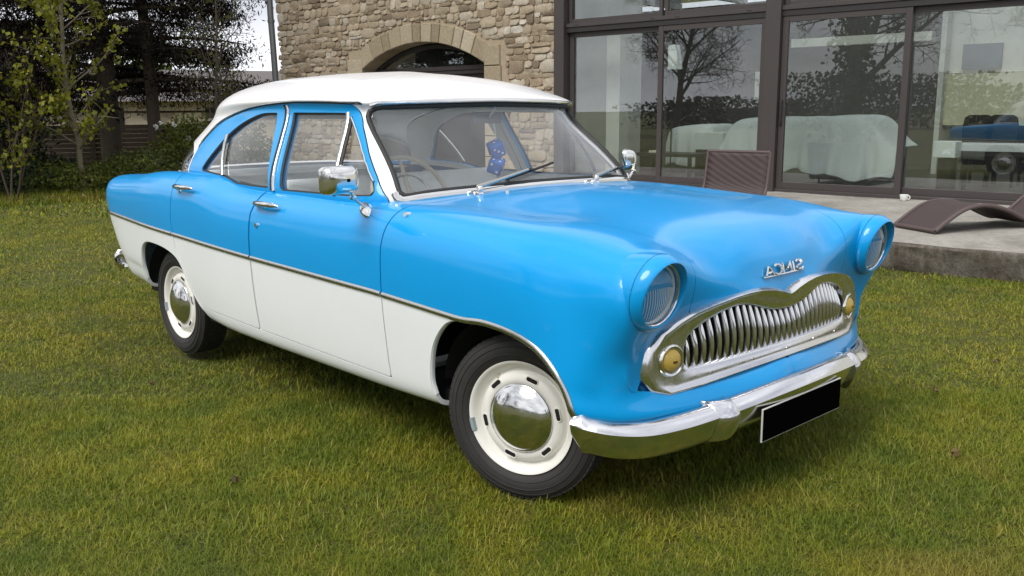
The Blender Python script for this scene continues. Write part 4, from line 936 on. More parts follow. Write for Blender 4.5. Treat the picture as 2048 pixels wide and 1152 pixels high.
# ---- the house: stone wing with arch, glazed wing
house=empty('stone_house',fp(-7,0,0),0,'rubble stone house wall with an arched opening behind the car','building'); house.location=(0,0,0)
WX0,WX1=-11.05,-3.72      # wall span along the facade
ACX,ARAD,ACZ,AJ0,AJ1=-6.89,3.20,-.69,-8.46,-5.33        # segmental arch: centre, radius, centre height, jambs
VT=.33                                                  # voussoir depth
def arch_z(s,g=0): return ACZ+math.sqrt(max(0,(ARAD+g)**2-(s-ACX)**2))
WTOP=5.6
def hit_arch(s,z):
    if AJ0<=s<=AJ1: return z<arch_z(s,VT)
    if AJ0-.40<s<AJ0: return z<2.44
    if AJ1<s<AJ1+.44: return z<2.44
    return False
def fit(s0,s1,z0,z1,lev=0):
    """the stones that fill this rectangle outside the arch"""
    h=[hit_arch(a,b) for a in np.linspace(s0,s1,4) for b in (z0,(z0+z1)/2,z1)]
    if not any(h): return [(s0,s1,z0,z1)]
    if all(h) or lev>2 or min(s1-s0,z1-z0)<.06: return []
    if s1-s0>(z1-z0)*1.3: m_=(s0+s1)/2; return fit(s0,m_,z0,z1,lev+1)+fit(m_,s1,z0,z1,lev+1)
    m_=(z0+z1)/2; return fit(s0,s1,z0,m_,lev+1)+fit(s0,s1,m_,z1,lev+1)
def stone_geo(s0,s1,z0,z1,proud,r):
    """irregular rounded block lying in the wall plane"""
    w,h=(s1-s0)/2,(z1-z0)/2; cs,cz=(s0+s1)/2,(z0+z1)/2; pts=[]
    for k in range(10):
        a=2*PI*(k+.5*r.random())/10; c,sn=math.cos(a),math.sin(a); e=7.0
        rr=(abs(c)**e+abs(sn)**e)**(-1/e)*(.95+.08*r.random()); pts.append((cs+c*w*rr,cz+sn*h*rr))
    n=len(pts); V=[];F=[]
    tx,tz=r.uniform(-.012,.012),r.uniform(-.012,.012)
    for ins,d in ((1.0,.02),(1.0,-.3*proud),(.95,-.85*proud),(.85,-proud)):
        for x,z in pts:
            jx=r.uniform(-.004,.004); V.append((cs+(x-cs)*ins,d-(tx*(x-cs)/w+tz*(z-cz)/h if d<0 else 0)+(jx if d<0 else 0),cz+(z-cz)*ins))
    V.append((cs,-proud*1.05,cz))
    for i in range(3):
        for k in range(n): F.append((i*n+k,i*n+(k+1)%n,(i+1)*n+(k+1)%n,(i+1)*n+k))
    for k in range(n): F.append((3*n+k,3*n+(k+1)%n,4*n))
    return [fp(*v) for v in V],F
stones=[]; z=.28; rs_=random.Random(21)
while z<3.95:
    h=rs_.choice([.06,.08,.10,.12,.14,.17,.20]); s=WX0+rs_.uniform(-.1,0)
    while s<WX1:
        w=rs_.uniform(.09,.20) if rs_.random()<.55 else rs_.uniform(.20,.42); w=max(w,h*.8); s1=min(s+w,WX1)
        if s1-s>.06:
            g=.004; dz=rs_.uniform(-.03,.03)
            if h>.13 and rs_.random()<.45:
                k=rs_.uniform(.35,.65); parts=[(s,s1,z,z+h*k),(s,s1,z+h*k,z+h)]
                if rs_.random()<.5 and w>.25: m_=s+w*rs_.uniform(.35,.65); parts=[(s,m_,z,z+h*k),(m_,s1,z,z+h*k),parts[1]]
            else: parts=[(s,s1,z+min(0,dz),z+h+max(0,dz*.6))]
            for a,b,c,d in parts:
                stones+=[(a_+g,b_-g,c_+g*.8,d_-g*.8) for a_,b_,c_,d_ in fit(a,b,c,d)]
        s=s1
    z+=h
def vis(q): return q[3]>1.15 and q[2]<3.75
order_=sorted(range(len(stones)),key=lambda i:-((stones[i][1]-stones[i][0])*(stones[i][3]-stones[i][2]) if vis(stones[i]) else 0))
solo=set(order_[:285]); fv=[];ff=[];ft=[]
for i,q in enumerate(stones):
    V,F=stone_geo(*q,rs_.uniform(.010,.030),rs_); tone=min(1,max(0,rs_.gauss(.45,.24)))
    if i in solo:
        o=mk('stone',V,F,'rubble_stone',house,True,None,None,42); tone_attr(o,[tone]*len(V))
    else:
        b=len(fv); fv+=V; ff+=[tuple(k+b for k in f) for f in F]; ft+=[tone]*len(V)
o=mk('small_stones',fv,ff,'rubble_stone',house,True,None,None,42); tone_attr(o,ft); o['kind']='stuff'
# mortar bed, with the arch left open
V=[];F=[]
def quad(a,b,c,d): 
    i=len(V); V.extend([fp(*a),fp(*b),fp(*c),fp(*d)]); F.append((i,i+1,i+2,i+3))
quad((WX0,0,0),(AJ0,0,0),(AJ0,0,WTOP),(WX0,0,WTOP)); quad((AJ1,0,0),(WX1,0,0),(WX1,0,WTOP),(AJ1,0,WTOP))
sa=np.linspace(AJ0,AJ1,41)
for a,b in zip(sa[:-1],sa[1:]):
    quad((a,0,arch_z(a)+.02),(b,0,arch_z(b)+.02),(b,0,WTOP),(a,0,WTOP)); quad((a,.0,arch_z(a)+.02),(a,.42,arch_z(a)+.02),(b,.42,arch_z(b)+.02),(b,0,arch_z(b)+.02))
quad((AJ0,0,0),(AJ0,.42,0),(AJ0,.42,2.2),(AJ0,0,2.2)); quad((AJ1,.42,0),(AJ1,0,0),(AJ1,0,2.2),(AJ1,.42,2.2))
quad((WX0,0,0),(WX0,8,0),(WX0,8,WTOP),(WX0,0,WTOP))
mk('wall_core',V,F,'mortar',house,False)
m=MB(); m.loft([[fp(WX0-.35,-.35,WTOP-.1),fp(WX1+.3,-.35,WTOP-.1),fp(WX1+.3,-.35,WTOP+.1),fp(WX0-.35,-.35,WTOP+.1)],[fp(WX0-.35,4,WTOP+2.6),fp(WX1+.3,4,WTOP+2.6),fp(WX1+.3,4,WTOP+2.8),fp(WX0-.35,4,WTOP+2.8)],[fp(WX0-.35,8.3,WTOP-.1),fp(WX1+.3,8.3,WTOP-.1),fp(WX1+.3,8.3,WTOP+.1),fp(WX0-.35,8.3,WTOP+.1)]],caps=True); m.build('roof','far_roof',house,False)
# voussoirs
th0,th1=math.acos((AJ1-ACX)/ARAD),math.acos((AJ0-ACX)/ARAD)
cuts=[th0]; 
while cuts[-1]<th1-.06: cuts.append(cuts[-1]+rs_.uniform(.055,.105))
cuts[-1]=th1
def wedge(a0,a1,r0,r1,proud):
    V=[];F=[]; g=.0022
    prof=lambda ins,d:[(ACX+(r0+ins*.012)*math.cos(a0+g+ins*.003),d,ACZ+(r0+ins*.012)*math.sin(a0+g+ins*.003)),(ACX+(r1-ins*.012)*math.cos(a0+g+ins*.003),d,ACZ+(r1-ins*.012)*math.sin(a0+g+ins*.003)),(ACX+(r1-ins*.012)*math.cos((a0+a1)/2),d-rs_.uniform(0,.006),ACZ+(r1-ins*.012)*math.sin((a0+a1)/2)),(ACX+(r1-ins*.012)*math.cos(a1-g-ins*.003),d,ACZ+(r1-ins*.012)*math.sin(a1-g-ins*.003)),(ACX+(r0+ins*.012)*math.cos(a1-g-ins*.003),d,ACZ+(r0+ins*.012)*math.sin(a1-g-ins*.003)),(ACX+(r0+ins*.012)*math.cos((a0+a1)/2),d-rs_.uniform(0,.006),ACZ+(r0+ins*.012)*math.sin((a0+a1)/2))]
    m=MB(); m.loft([[fp(*p) for p in prof(0,.42)],[fp(*p) for p in prof(0,-proud*.6)],[fp(*p) for p in prof(1,-proud)]],caps=True); return m
for a0,a1 in zip(cuts[:-1],cuts[1:]):
    m=wedge(a0,a1,ARAD,ARAD+VT*rs_.uniform(.92,1.0),.034+rs_.uniform(-.006,.006)); o=m.build('voussoir','arch_stone',house,False); tone_attr(o,[min(1,max(0,rs_.gauss(.5,.22)))]*len(m.V))
for sd,sj in ((-1,AJ0),(1,AJ1)):
    z=.28
    while z<2.06:
        h=rs_.uniform(.28,.42); z1=min(z+h,2.10 if z+h<2.0 else 2.42); w=rs_.uniform(.28,.45); a,b=(sj-w,sj) if sd<0 else (sj,sj+w)
        m=MB(); g=.006; i=.010
        m.loft([[fp(a+g,.42,z+g),fp(b-g*0,.42,z+g),fp(b,.42,z1-g),fp(a+g,.42,z1-g)],[fp(a+g,-.022,z+g),fp(b,-.022,z+g),fp(b,-.022,z1-g),fp(a+g,-.022,z1-g)],[fp(a+g+i,-.034,z+g+i),fp(b-i,-.034,z+g+i),fp(b-i,-.034,z1-g-i),fp(a+g+i,-.034,z1-g-i)]],caps=True)
        o=m.build('jamb_stone','arch_stone',house,False); tone_attr(o,[rs_.uniform(.3,.8)]*12); z=z1
        if z1>=2.4: break
# arched window set back in the opening
aw=bpy.data.objects.new('arched_window',None); link(aw,house)
for dd in (.345,.351,.360,.366):
    V=[fp(s,dd,arch_z(s)) for s in sa]+[fp(AJ1,dd,2.10),fp(AJ0,dd,2.10)]; mk('pane',V,[tuple(range(len(V)))],'house_glass',aw,False)
m=MB(); m.tube([fp(s,.34,arch_z(s)-.045) for s in sa],.05,6); m.build('window_frame','bronze_dark',aw)
for z0,z1,d in ((2.03,2.10,.31),(1.96,2.022,.33)):
    m=MB(); m.box((AJ0,d,z0),(AJ1,d+.08,z1),0,FM); m.build('window_bar','bronze_frame',aw,False)
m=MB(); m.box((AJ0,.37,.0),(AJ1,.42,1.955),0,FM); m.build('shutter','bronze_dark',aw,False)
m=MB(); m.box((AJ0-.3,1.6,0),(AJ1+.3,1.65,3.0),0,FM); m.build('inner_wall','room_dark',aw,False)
# drainpipe
dp=empty('drainpipe',(0,0,0),0,'grey zinc drainpipe running down the corner of the stone house','drainpipe')
m=MB(); m.tube([fp(WX0-.05,-.12,.1),fp(WX0-.07,-.12,1.9),fp(WX0-.10,-.12,2.7),fp(WX0-.13,-.12,3.3),fp(WX0-.15,-.12,5.4)],.062,16); m.build('pipe','zinc_pipe',dp)
for z_,dx in ((3.12,-.12),(1.6,-.065)):
    m=MB(); m.tube([fp(WX0+dx,-.12,z_),fp(WX0+dx,-.12,z_+.05)],.074,16); m.build('bracket','zinc_pipe',dp)

# ---- glazed wing
gw=empty('glazed_wing',(0,0,0),0,'dark bronze framed glass wall of sliding doors at the right','glass wall')
def fbox(name,s0,s1,d0,d1,z0,z1,mat='bronze_frame',parent=gw,b=.004):
    m=MB(); m.box((s0,d0,z0),(s1,d1,z1),0,FM); o=m.build(name,mat,parent,False)
    if b: bevel(o,b,2)
    return o
ZS,ZT=.315,2.47
RE=3.3
fbox('post',-3.74,-3.55,-.16,.12,.24,3.9); fbox('post',-.30,-.095,-.14,.12,.24,3.9); fbox('post',RE,RE+.2,-.14,.12,.24,3.9)
fbox('threshold',-3.55,-.30,-.10,.12,.262,ZS); fbox('threshold',-.095,RE,-.10,.12,.262,ZS)
fbox('transom',-3.55,-.30,-.10,.10,2.545,2.60); fbox('transom',-.095,RE,-.10,.10,2.545,2.60)
fbox('track',-3.55,-.30,-.085,.06,ZT,2.543,'bronze_dark'); fbox('track',-.095,RE,-.085,.06,ZT,2.543,'bronze_dark')
def sliding(s0,s1,d,z0=ZS,z1=ZT,fw=.075,nm='sliding_door',handle=None):
    o=bpy.data.objects.new(nm,None); link(o,gw)
    fbox('stile',s0,s0+fw,d,d+.05,z0,z1,parent=o); fbox('stile',s1-fw,s1,d,d+.05,z0,z1,parent=o)
    fbox('rail',s0+fw,s1-fw,d+.002,d+.048,z0,z0+fw*1.15,parent=o); fbox('rail',s0+fw,s1-fw,d+.002,d+.048,z1-fw*.95,z1,parent=o)
    fbox('pane',s0+fw,s1-fw,d+.020,d+.026,z0+fw*1.15,z1-fw*.95,'house_glass',o,0)
    if handle is not None:
        m=MB(); m.tube([fp(handle,d,1.12),fp(handle,d-.035,1.14),fp(handle,d-.035,1.42),fp(handle,d,1.44)],.011,8); m.build('handle','bronze_dark',o)
    return o
sliding(-3.54,-1.83,-.02); sliding(-1.93,-.305,-.075); sliding(-.09,1.49,-.075,handle=-.052); sliding(1.41,RE-.005,-.02)
for s0,s1 in ((-3.54,-1.90),(-1.86,-.305),(-.09,1.43),(1.47,RE-.005)): sliding(s0,s1,-.04,2.605,3.25,.05,'fanlight')
fbox('lintel',-3.74,RE+.2,-.10,.10,3.255,3.38)
for s_ in (-3.35,-2.02,-1.62,-.55): fbox('drain_slot',s_-.03,s_+.03,-.104,-.099,2.565,2.578,'bronze_dark',gw,0)
fbox('fascia',-3.74,RE+.2,-.05,.11,3.385,3.62,'bronze_frame',gw,0); fbox('end_wall',RE+.2,RE+6,-.05,.3,.0,3.384,'room_wall',gw,0)
# the room behind the glass
RD=6.0
def room(name,s0,s1,d0,d1,z0,z1,mat): return fbox(name,s0,s1,d0,d1,z0,z1,mat,gw,0)
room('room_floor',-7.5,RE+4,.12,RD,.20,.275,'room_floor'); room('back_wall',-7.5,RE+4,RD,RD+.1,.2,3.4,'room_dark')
room('roof_pane',-7.5,RE+4,.12,RD,3.50,3.51,'house_glass')
for k_ in range(9): room('rafter',-6.9+k_*1.5,-6.8+k_*1.5,.12,RD,3.37,3.49,'room_wall')
room('side_wall',-3.72,-3.60,.13,2.0,.276,3.25,'room_wall'); room('side_wall',RE+3,RE+3.1,.13,RD,.276,3.25,'room_wall'); room('side_wall',-7.5,-7.4,2.0,RD,.276,3.25,'room_wall'); room('inner_return',-7.4,-3.73,1.9,2.0,.276,3.25,'room_wall')
room('room_partition',.42,.50,4.4,RD,.276,3.25,'room_wall'); room('kitchen_wall',.5,2.4,4.55,4.65,1.05,1.85,'room_cream'); room('kitchen_wall',.5,2.4,4.66,4.72,1.86,3.25,'room_wall')
room('ceiling_beam',-.95,1.05,2.0,2.15,2.22,2.34,'room_wall'); room('column',-3.3,-3.05,.6,.85,.276,3.25,'room_wall')
pa=room('picture',.70,1.27,4.60,4.64,1.92,2.30,'art_print'); pb=room('picture',-3.55,-3.18,RD-.04,RD-.01,1.5,2.05,'white_card')
for o,l in ((pa,'dark grey framed print on the kitchen wall behind glass'),(pb,'pale picture on the dark back wall of the room')):
    o.parent=None; tag(o,l,'picture')
def drape(name,label,s0,s1,d0,d1,prof,seed,hem=.30):
    """cloth thrown over furniture: height from profile along s, falling folds at front"""
    r=np.random.default_rng(seed); n=46; V=[];F=[]; rows=[]
    S=np.linspace(s0,s1,n); top=np.interp(S,[p[0] for p in prof],[p[1] for p in prof])
    top=np.convolve(np.pad(top,2,'edge'),np.ones(5)/5,'valid')
    for j,(f,dd) in enumerate(((1,d1),(1.01,(d0+d1)/2+.2),(1.0,d0+.12),(.985,d0+.03),(.90,d0-.02),(.70,d0-.06),(.45,d0-.08),(.2,d0-.10),(0,d0-.11))):
        for i,s in enumerate(S):
            base=hem+.05*math.sin(s*4+seed)+.03*math.sin(s*11); z=base+(top[i]-base)*f; amp=.05*(1-min(1,f)) ; w=amp*(math.sin(s*17+seed)+.6*math.sin(s*31+1)); V.append(fp(s+.02*math.sin(z*9+s*3),dd+w,z+.008*math.sin(s*14+j)))
    for j in range(8):
        for i in range(n-1): F.append((j*n+i,j*n+i+1,(j+1)*n+i+1,(j+1)*n+i))
    o=mk(name,V,F,'dust_sheet',None,True); md=o.modifiers.new('thick','SOLIDIFY'); md.thickness=.012; sb=o.modifiers.new('sub','SUBSURF'); sb.levels=1; sb.render_levels=1
    tag(o,label,'dust sheet','sheet-covered furniture in the room'); return o
drape('dust_sheet','large white sheet draped over a long sofa behind the right glass doors',-1.72,.95,1.3,2.2,[(-1.74,.60),(-1.66,.82),(-1.5,1.15),(-1.3,1.19),(-.1,1.20),(.25,1.23),(.52,1.22),(.70,1.02),(.95,.76)],3,.40)
drape('dust_sheet','white sheet draped over an armchair behind the left glass door',-3.47,-2.45,2.6,3.4,[(-3.5,.60),(-3.38,1.0),(-3.0,1.06),(-2.6,1.06),(-2.5,.72),(-2.44,.6)],8,.34)
def table(name,label,cat,s0,s1,d0,d1,zt,th,leg,mat,top=None):
    o=empty(name,fp((s0+s1)/2,(d0+d1)/2,.276),0,label,cat); mw=Matrix.Translation(-o.location)
    def pb_(nm,a,b,mt):
        m=MB(); m.box(a,b,0,FM); q=m.build(nm,mt,o,False); q.location=-o.location; bevel(q,.006,2); return q
    pb_('table_top',(s0,d0,zt-th),(s1,d1,zt),mat)
    for s_ in (s0,s1-leg):
        for d_ in (d0,d1-leg): pb_('leg',(s_,d_,.276),(s_+leg,d_+leg,zt-th-.001),mat)
    if top: pb_('cushion',(s0-.01,d0-.01,zt+.001),(s1+.01,d1+.01,zt+top),'cushion_white')
    return o
table('coffee_table','low black coffee table behind the left glass door','table',-3.0,-1.95,.9,1.5,.665,.05,.05,'dark_wood')
table('bench','dark wooden bench with a white cushion behind the far right glass','bench',1.73,2.60,1.0,1.5,.80,.06,.05,'dark_wood',.09)
m=MB(); m.box((-2.76,1.0,.667),(-2.50,1.2,.70),0,FM); o=m.build('book','book_cream',None,False); tag(o,'cream book lying on the black coffee table','book'); bevel(o,.004)
m=MB(); m.box((-2.36,1.7,.70),(-1.86,2.05,.97),0,FM); o=m.build('storage_box','white_card',None,False); tag(o,'white box on a dark chest beside the draped sofa','box'); bevel(o,.008)
m=MB(); m.box((-2.33,1.68,.276),(-1.84,2.1,.698),0,FM); o=m.build('chest','dark_wood',None,False); tag(o,'dark low chest carrying a white box behind the glass','chest'); bevel(o,.01)
m=MB(); m.box((1.57,.75,.725),(1.83,1.0,.925),0,FM); o=m.build('cube_stool','white_card',None,False); tag(o,'small white cube stool on a stand left of the cushioned bench','lamp'); bevel(o,.008)  # plain white stool cube, not a light source
m=MB(); m.box((1.62,.80,.276),(1.78,.95,.723),0,FM); o=m.build('cube_stand','dark_wood',None,False); tag(o,'dark plinth under the small white cube stool','stand'); bevel(o,.008)
for k,(s_,l) in enumerate(((1.50,'left one of two dark dining chairs behind the cushioned bench'),(1.80,'right one of two dark dining chairs behind the cushioned bench'))):
    o=empty('dining_chair',fp(s_+.14,2.3,.276),FA,l,'chair','dark dining chairs in the room')
    m=MB(); m.loft([[(x,y+.02*(z>.5),z) for x,y in ((-.19*w,-.02),(.19*w,-.02),(.19*w,.02),(-.19*w,.02))] for z,w in ((.47,.85),(.6,1.0),(.8,1.02),(.92,.9),(.955,.6))],caps=True); q=m.build('backrest','dark_wood',o,True,50)
    m=MB(); m.box((-.20,0.02,.42),(.20,.44,.47)); bevel(m.build('seat','dark_wood',o,False),.01)
    for x in (-.18,.145):
        for y in (.02,.40): m=MB(); m.box((x,y,0),(x+.035,y+.035,.419)); m.build('leg','dark_wood',o,False)
lamp=empty('floor_lamp',fp(-3.3,2.5,.276),0,'slim floor lamp with a white shade behind the left glass door','lamp')
m=MB(); m.tube([(0,0,0),(0,0,1.75)],.012,8); m.tube([(0,0,0),(0,0,.02)],.13,16); m.build('lamp_pole','dark_wood',lamp)
m=MB(); m.tube([(0,0,1.72),(0,0,2.12)],[.17,.11],20,caps=False); m.build('lamp_shade','white_card',lamp)

# ---- things on the terrace
def chaise(name,label,base,u,side,prof,width,legs=()):
    """woven lounger: profile (t,z) swept across its width"""
    o=empty(name,(base[0],base[1],.26),0,label,'lounger'); P=catmull(prof,5); u=Vector(u); sd=Vector(side); b=Vector(base)
    def at(t,z,w,dn=0): return tuple(b+u*t+sd*w+Vector((0,0,z-dn))-Vector(o.location))
    V=[];F=[]; nw=9
    for t_,z_ in P:
        for k in range(nw): V.append(at(t_,z_,width*(k/(nw-1)),.004*math.sin(PI*k/(nw-1))))
    for i in range(len(P)-1):
        for k in range(nw-1): F.append((i*nw+k,(i+1)*nw+k,(i+1)*nw+k+1,i*nw+k+1))
    q=mk('woven_seat',V,F,'wicker',o,True); md=q.modifiers.new('t','SOLIDIFY'); md.thickness=.02; md.offset=0
    for w in (0,width):
        m=MB(); m.tube([at(t_,z_,w) for t_,z_ in P],.019,8); m.build('side_rail','wicker_frame',o)
    for t_,z_ in (P[0],P[-1]):
        m=MB(); m.tube([at(t_,z_,w) for w in (0,width/2,width)],.019,8); m.build('end_rail','wicker_frame',o)
    for t_ in legs:
        z_=float(np.interp(t_,[a for a,_ in prof],[b_ for _,b_ in prof]))
        for w in (.04,width-.04): m=MB(); m.tube([at(t_,z_-.02,w),at(t_,.262,w)],.014,8); m.build('leg','wicker_frame',o)
    return o
lx=Vector((.454,.891,0)); lsd=Vector((.891,-.454,0))
chaise('wicker_lounger','brown wicker wave lounger lying low on the terrace at the right edge',(-1.517,5.493,0),lx,lsd,[(0,.285),(.14,.38),(.29,.46),(.45,.49),(.60,.48),(.78,.43),(.94,.36),(1.10,.315),(1.25,.36),(1.42,.48),(1.6,.60)],.515)
c0=FM@Vector((-.30,-1.45,0))
chaise('wicker_lounger','brown wicker lounger with its back raised upright behind the bonnet',(c0.x,c0.y,0),-FY,FX,[(0,.845),(.035,.62),(.08,.42),(.18,.345),(.5,.36),(.9,.38),(1.2,.34),(1.45,.29)],.80,(.32,1.15))
cup=empty('cup',fp(1.62,-.30,.275),0,'small white cup standing on the terrace by the threshold','cup')
m=MB(); m.tube([(0,0,0),(0,0,.02),(0,0,.07)],[.028,.042,.05],16); m.build('cup_body','white_card',cup); m=MB(); m.tube([(.048+.022*math.sin(a),0,.04+.02*math.cos(a)) for a in np.linspace(0,PI,7)],.005,6); m.build('handle','white_card',cup)

# ---- planting at the left
rng=np.random.default_rng(5)
def tree(name,label,cat,limbs,bark,leafC,size,leafmat_,group=None,tone=None,aspect=.6,droop=0,base=(0,0,0)):
    o=empty(name,base,0,label,cat,group); off=np.array(base)
    main=[l for l in limbs if l[2]==0]; rest=[l for l in limbs if l[2]>0]; sh=lambda ls:[([p-Vector(base) for p in a],b,c) for a,b,c in ls]
    m=MB(); limbs_mesh(m,sh(main)); m.build('trunk',bark,o)
    if rest: m=MB(); limbs_mesh(m,sh(rest)); m.build('branches',bark,o)
    if leafC is not None and len(leafC): leaves('crown',np.asarray(leafC)-off,size,leafmat_,o,rng,tone,aspect,droop)
    return o
def along(limbs,lev,n,jit,rng):
    C=[]
    ls=[l for l in limbs if l[2]>=lev]
    for pts,rs,_ in ls:
        P=np.array([tuple(p) for p in pts]); L=np.linalg.norm(np.diff(P,axis=0),axis=1).sum(); k=max(1,int(n*L)); t=rng.random(k)*(len(P)-1); i=np.minimum(t.astype(int),len(P)-2); f=(t-i)[:,None]; C.append(P[i]*(1-f)+P[i+1]*f+rng.normal(0,jit,(k,3)))
    return np.vstack(C)
# conifers: drooping dark sprays
def conifer(base,h,r0,n,reach,label,z0=1.6,az0=0,drop=.35,dens=60):
    limbs=[]; b=Vector(base); top=b+Vector((.2,0,h)); pts=[b.lerp(top,t)+Vector((.06*math.sin(t*7),.06*math.cos(t*5),0)) for t in np.linspace(0,1,10)]
    limbs.append((pts,[r0*(1-.75*t) for t in np.linspace(0,1,10)],0)); C=[]
    for k in range(n):
        t=rng.random(); z=z0+(h-z0)*t; az=rng.random()*2*PI; L=reach*(1-.45*t)*(.6+.5*rng.random()); q=Vector((b.x+.2*z/h,b.y,b.z+z)); P=[q]; d=Vector((math.cos(az),math.sin(az),.15))
        for i in range(7):
            d=Vector((d.x+rng.normal(0,.06),d.y+rng.normal(0,.06),d.z-drop*.12)).normalized(); P.append(P[-1]+d*(L/7))
        limbs.append((P,[.035*(1-.85*i/7)*L/2+.004 for i in range(8)],1))
        A=np.array([tuple(p) for p in P]); m_=int(L*dens); tt=(1-rng.random(m_)**1.6*.85)*7; ii=np.minimum(tt.astype(int),6); ff=(tt-ii)[:,None]; B=A[ii]*(1-ff)+A[ii+1]*ff
        side=rng.normal(0,.22,(m_,3))*np.array([1,1,.35]); side[:,2]-=np.abs(rng.normal(0,.20,m_)); C.append(B+side)
        # twigs that carry the sprays
        for _ in range(int(L*3)):
            u=rng.random()*6.5; i=int(u); s_=Vector(P[i].lerp(P[i+1],u-i)); e=s_+Vector((rng.normal(0,.3),rng.normal(0,.3),-.25-.3*rng.random())); limbs.append(([s_,s_.lerp(e,.5)+Vector((0,0,.05)),e],[.008,.006,.003],2))
    return tree('conifer_tree',label,'tree',limbs,'bark_brown',np.vstack(C),.10,'leaf_conifer','dark conifers beside the house',None,.24,.9,base)
conifer((-19.2,4.85,0),10.8,.24,130,3.7,'dark conifer with drooping branches left of the drainpipe, low trunk bare',1.65,dens=520)
conifer((-15.4,1.4,0),9.5,.26,110,2.35,'thick-trunked dark conifer at the left edge of the picture',1.3,dens=520)
conifer((-18.6,5.6,0),9.0,.16,42,2.3,'dark conifer whose branch tips hang beside the drainpipe',2.6,dens=420)
conifer((-18.5,-.8,0),10,.28,80,3.4,'dark conifer furthest left behind the thick-trunked one',1.5,dens=200)
hz=branch_tree(np.random.default_rng(23),(-16.3,6.15,0),3.6,.05,3,.8,14,.3,.15,(.05,-.1),.07,.3,.42,(4,6),.004)
Ch=along(hz,2,7,.07,rng); tree('hazel_tree','thin light twiggy tree in small leaf beside the drainpipe','tree',hz,'bark_grey',Ch,.075,'leaf_bright',None,None,.7,.1,(-16.3,6.15,0))
# young tree in fresh leaf
def bed_pt(u,v,D=16.4):
    f=1831.9; M_=np.array(cam.rotation_euler.to_matrix()); d=M_@np.array([(u-1024)/f,-(v-576)/f,-1.0]); d=d/math.hypot(d[0],d[1]); return Vector(np.array([2.177,-2.797,1.345])+d*D)
stem=[bed_pt(u,v) for u,v in ((174,405),(168,365),(160,320),(157,280),(143,232),(134,180),(127,125),(124,60),(121,0),(119,-90),(122,-190),(118,-300))]
yb=(stem[0].x,stem[0].y,0); stem[0].z=-.05; SP=[Vector(q) for q in catmull([tuple(q) for q in stem],4)]
yl=[(SP,[.046*(1-.75*i/len(SP))+.005 for i in range(len(SP))],0)]; yr=np.random.default_rng(17); tips=[]
for k in range(34):
    t_=.22+.76*(k+yr.random()*.8)/34; i=int(t_*(len(SP)-1)); q=SP[i]; az=k*2.4+yr.normal(0,.4); up=.35+.5*yr.random(); L_=(1.7-1.0*t_)*(.55+.5*yr.random()); d=Vector((math.cos(az),math.sin(az),up)).normalized(); P=[q.copy()]
    for j in range(7): d=(d+Vector((yr.normal(0,.10),yr.normal(0,.10),yr.normal(.02,.08)))).normalized(); P.append(P[-1]+d*(L_/7))
    r0=.016*(1.1-.6*t_); yl.append((P,[r0*(1-.8*j/7)+.003 for j in range(8)],1)); tips+=[(P[j].lerp(P[j+1],yr.random()),j) for j in range(2,7) for _ in range(2)]
    for m_ in range(4):
        j=int(yr.integers(2,7)); dd=(d+Vector((yr.normal(0,.7),yr.normal(0,.7),yr.normal(.2,.3)))).normalized(); e=P[j]+dd*(.18+.3*yr.random()); yl.append(([P[j],P[j].lerp(e,.5)+Vector((0,0,.02)),e],[.006,.005,.003],2)); tips+=[(e,6),(P[j].lerp(e,.6),5)]
C2=np.vstack([np.array(tuple(c))+yr.normal(0,.05,(int(yr.integers(4,9)),3)) for c,j in tips if yr.random()<.55])
tree('young_tree','slender young tree with fresh yellow-green leaves at the left','tree',yl,'bark_young',C2,.078,'leaf_spring',None,None,.85,.2,yb)
# spring shrub at the left edge
for bx,by,hh,n,l,sd in ((-13.2,1.15,2.6,5,'leafy yellow-green shrub at the left edge of the lawn',31),(-13.5,.35,2.2,5,'low yellow-green shrub cut by the left picture edge',33)):
    lim=[]
    for k in range(n): lim+=[(a,b,c) for a,b,c in branch_tree(np.random.default_rng(sd+k*7),(bx+.15*math.cos(k*2.1),by+.15*math.sin(k*2.1),0),hh*(.7+.1*k%3*.3),.018,2,.7,6,.35,.2,(.25*math.cos(k*1.7),.25*math.sin(k*1.7)),.08,.25,.45,(3,4))]
    C=along(lim,1,6,.06,rng); cl=C[rng.integers(0,len(C),150)]; C2=np.vstack([c+rng.normal(0,.06,(5,3)) for c in cl])
    tree('spring_shrub',l,'shrub',lim,'twig',C2,.075,'leaf_spring','spring shrubs at the lawn edge',None,.8,.1,(bx,by,0))
def bush(x,y,rx,ry,h,n,mat,label,size=.07,sd=1,name='shrub',flowers=0):
    r=np.random.default_rng(sd); o=empty(name,(x,y,0),0,label,'shrub','shrubs under the conifers'); m=MB()
    for k in range(9):
        a=r.random()*2*PI; m.tube([(0.08*math.cos(a),.08*math.sin(a),0),(rx*.35*math.cos(a),ry*.35*math.sin(a),h*.45),(rx*.7*math.cos(a),ry*.7*math.sin(a),h*(.6+.3*r.random()))],[.014,.010,.004],5)
    m.build('stems','twig',o)
    d=r.normal(size=(n,3)); d/=np.linalg.norm(d,axis=1,keepdims=True); rad=(.45+.55*r.random(n)**.5)*(1+.22*np.sin(d[:,0]*7+sd)*np.sin(d[:,1]*6)+.18*np.sin(d[:,2]*9)); C=d*rad[:,None]*np.array([rx,ry,h*.55])+np.array([0,0,h*.5]); C=C[C[:,2]>.02]
    leaves('foliage',C,size,mat,o,r,None,.6,.1)
    for k in range(flowers):
        a=r.random()*2*PI; e=r.random(); p=np.array([rx*math.cos(a)*e,ry*math.sin(a)*e,h*(.65+.4*r.random())]); Cf=p+r.normal(0,.02,(9,3)); leaves('flower',Cf,.05,'petal_white',o,r,None,.9,0)
    return o
bush(-14.6,4.75,.6,.75,1.15,5200,'leaf_bright','tall bright green bush with white flowers behind the boot lid',.065,41,flowers=9)
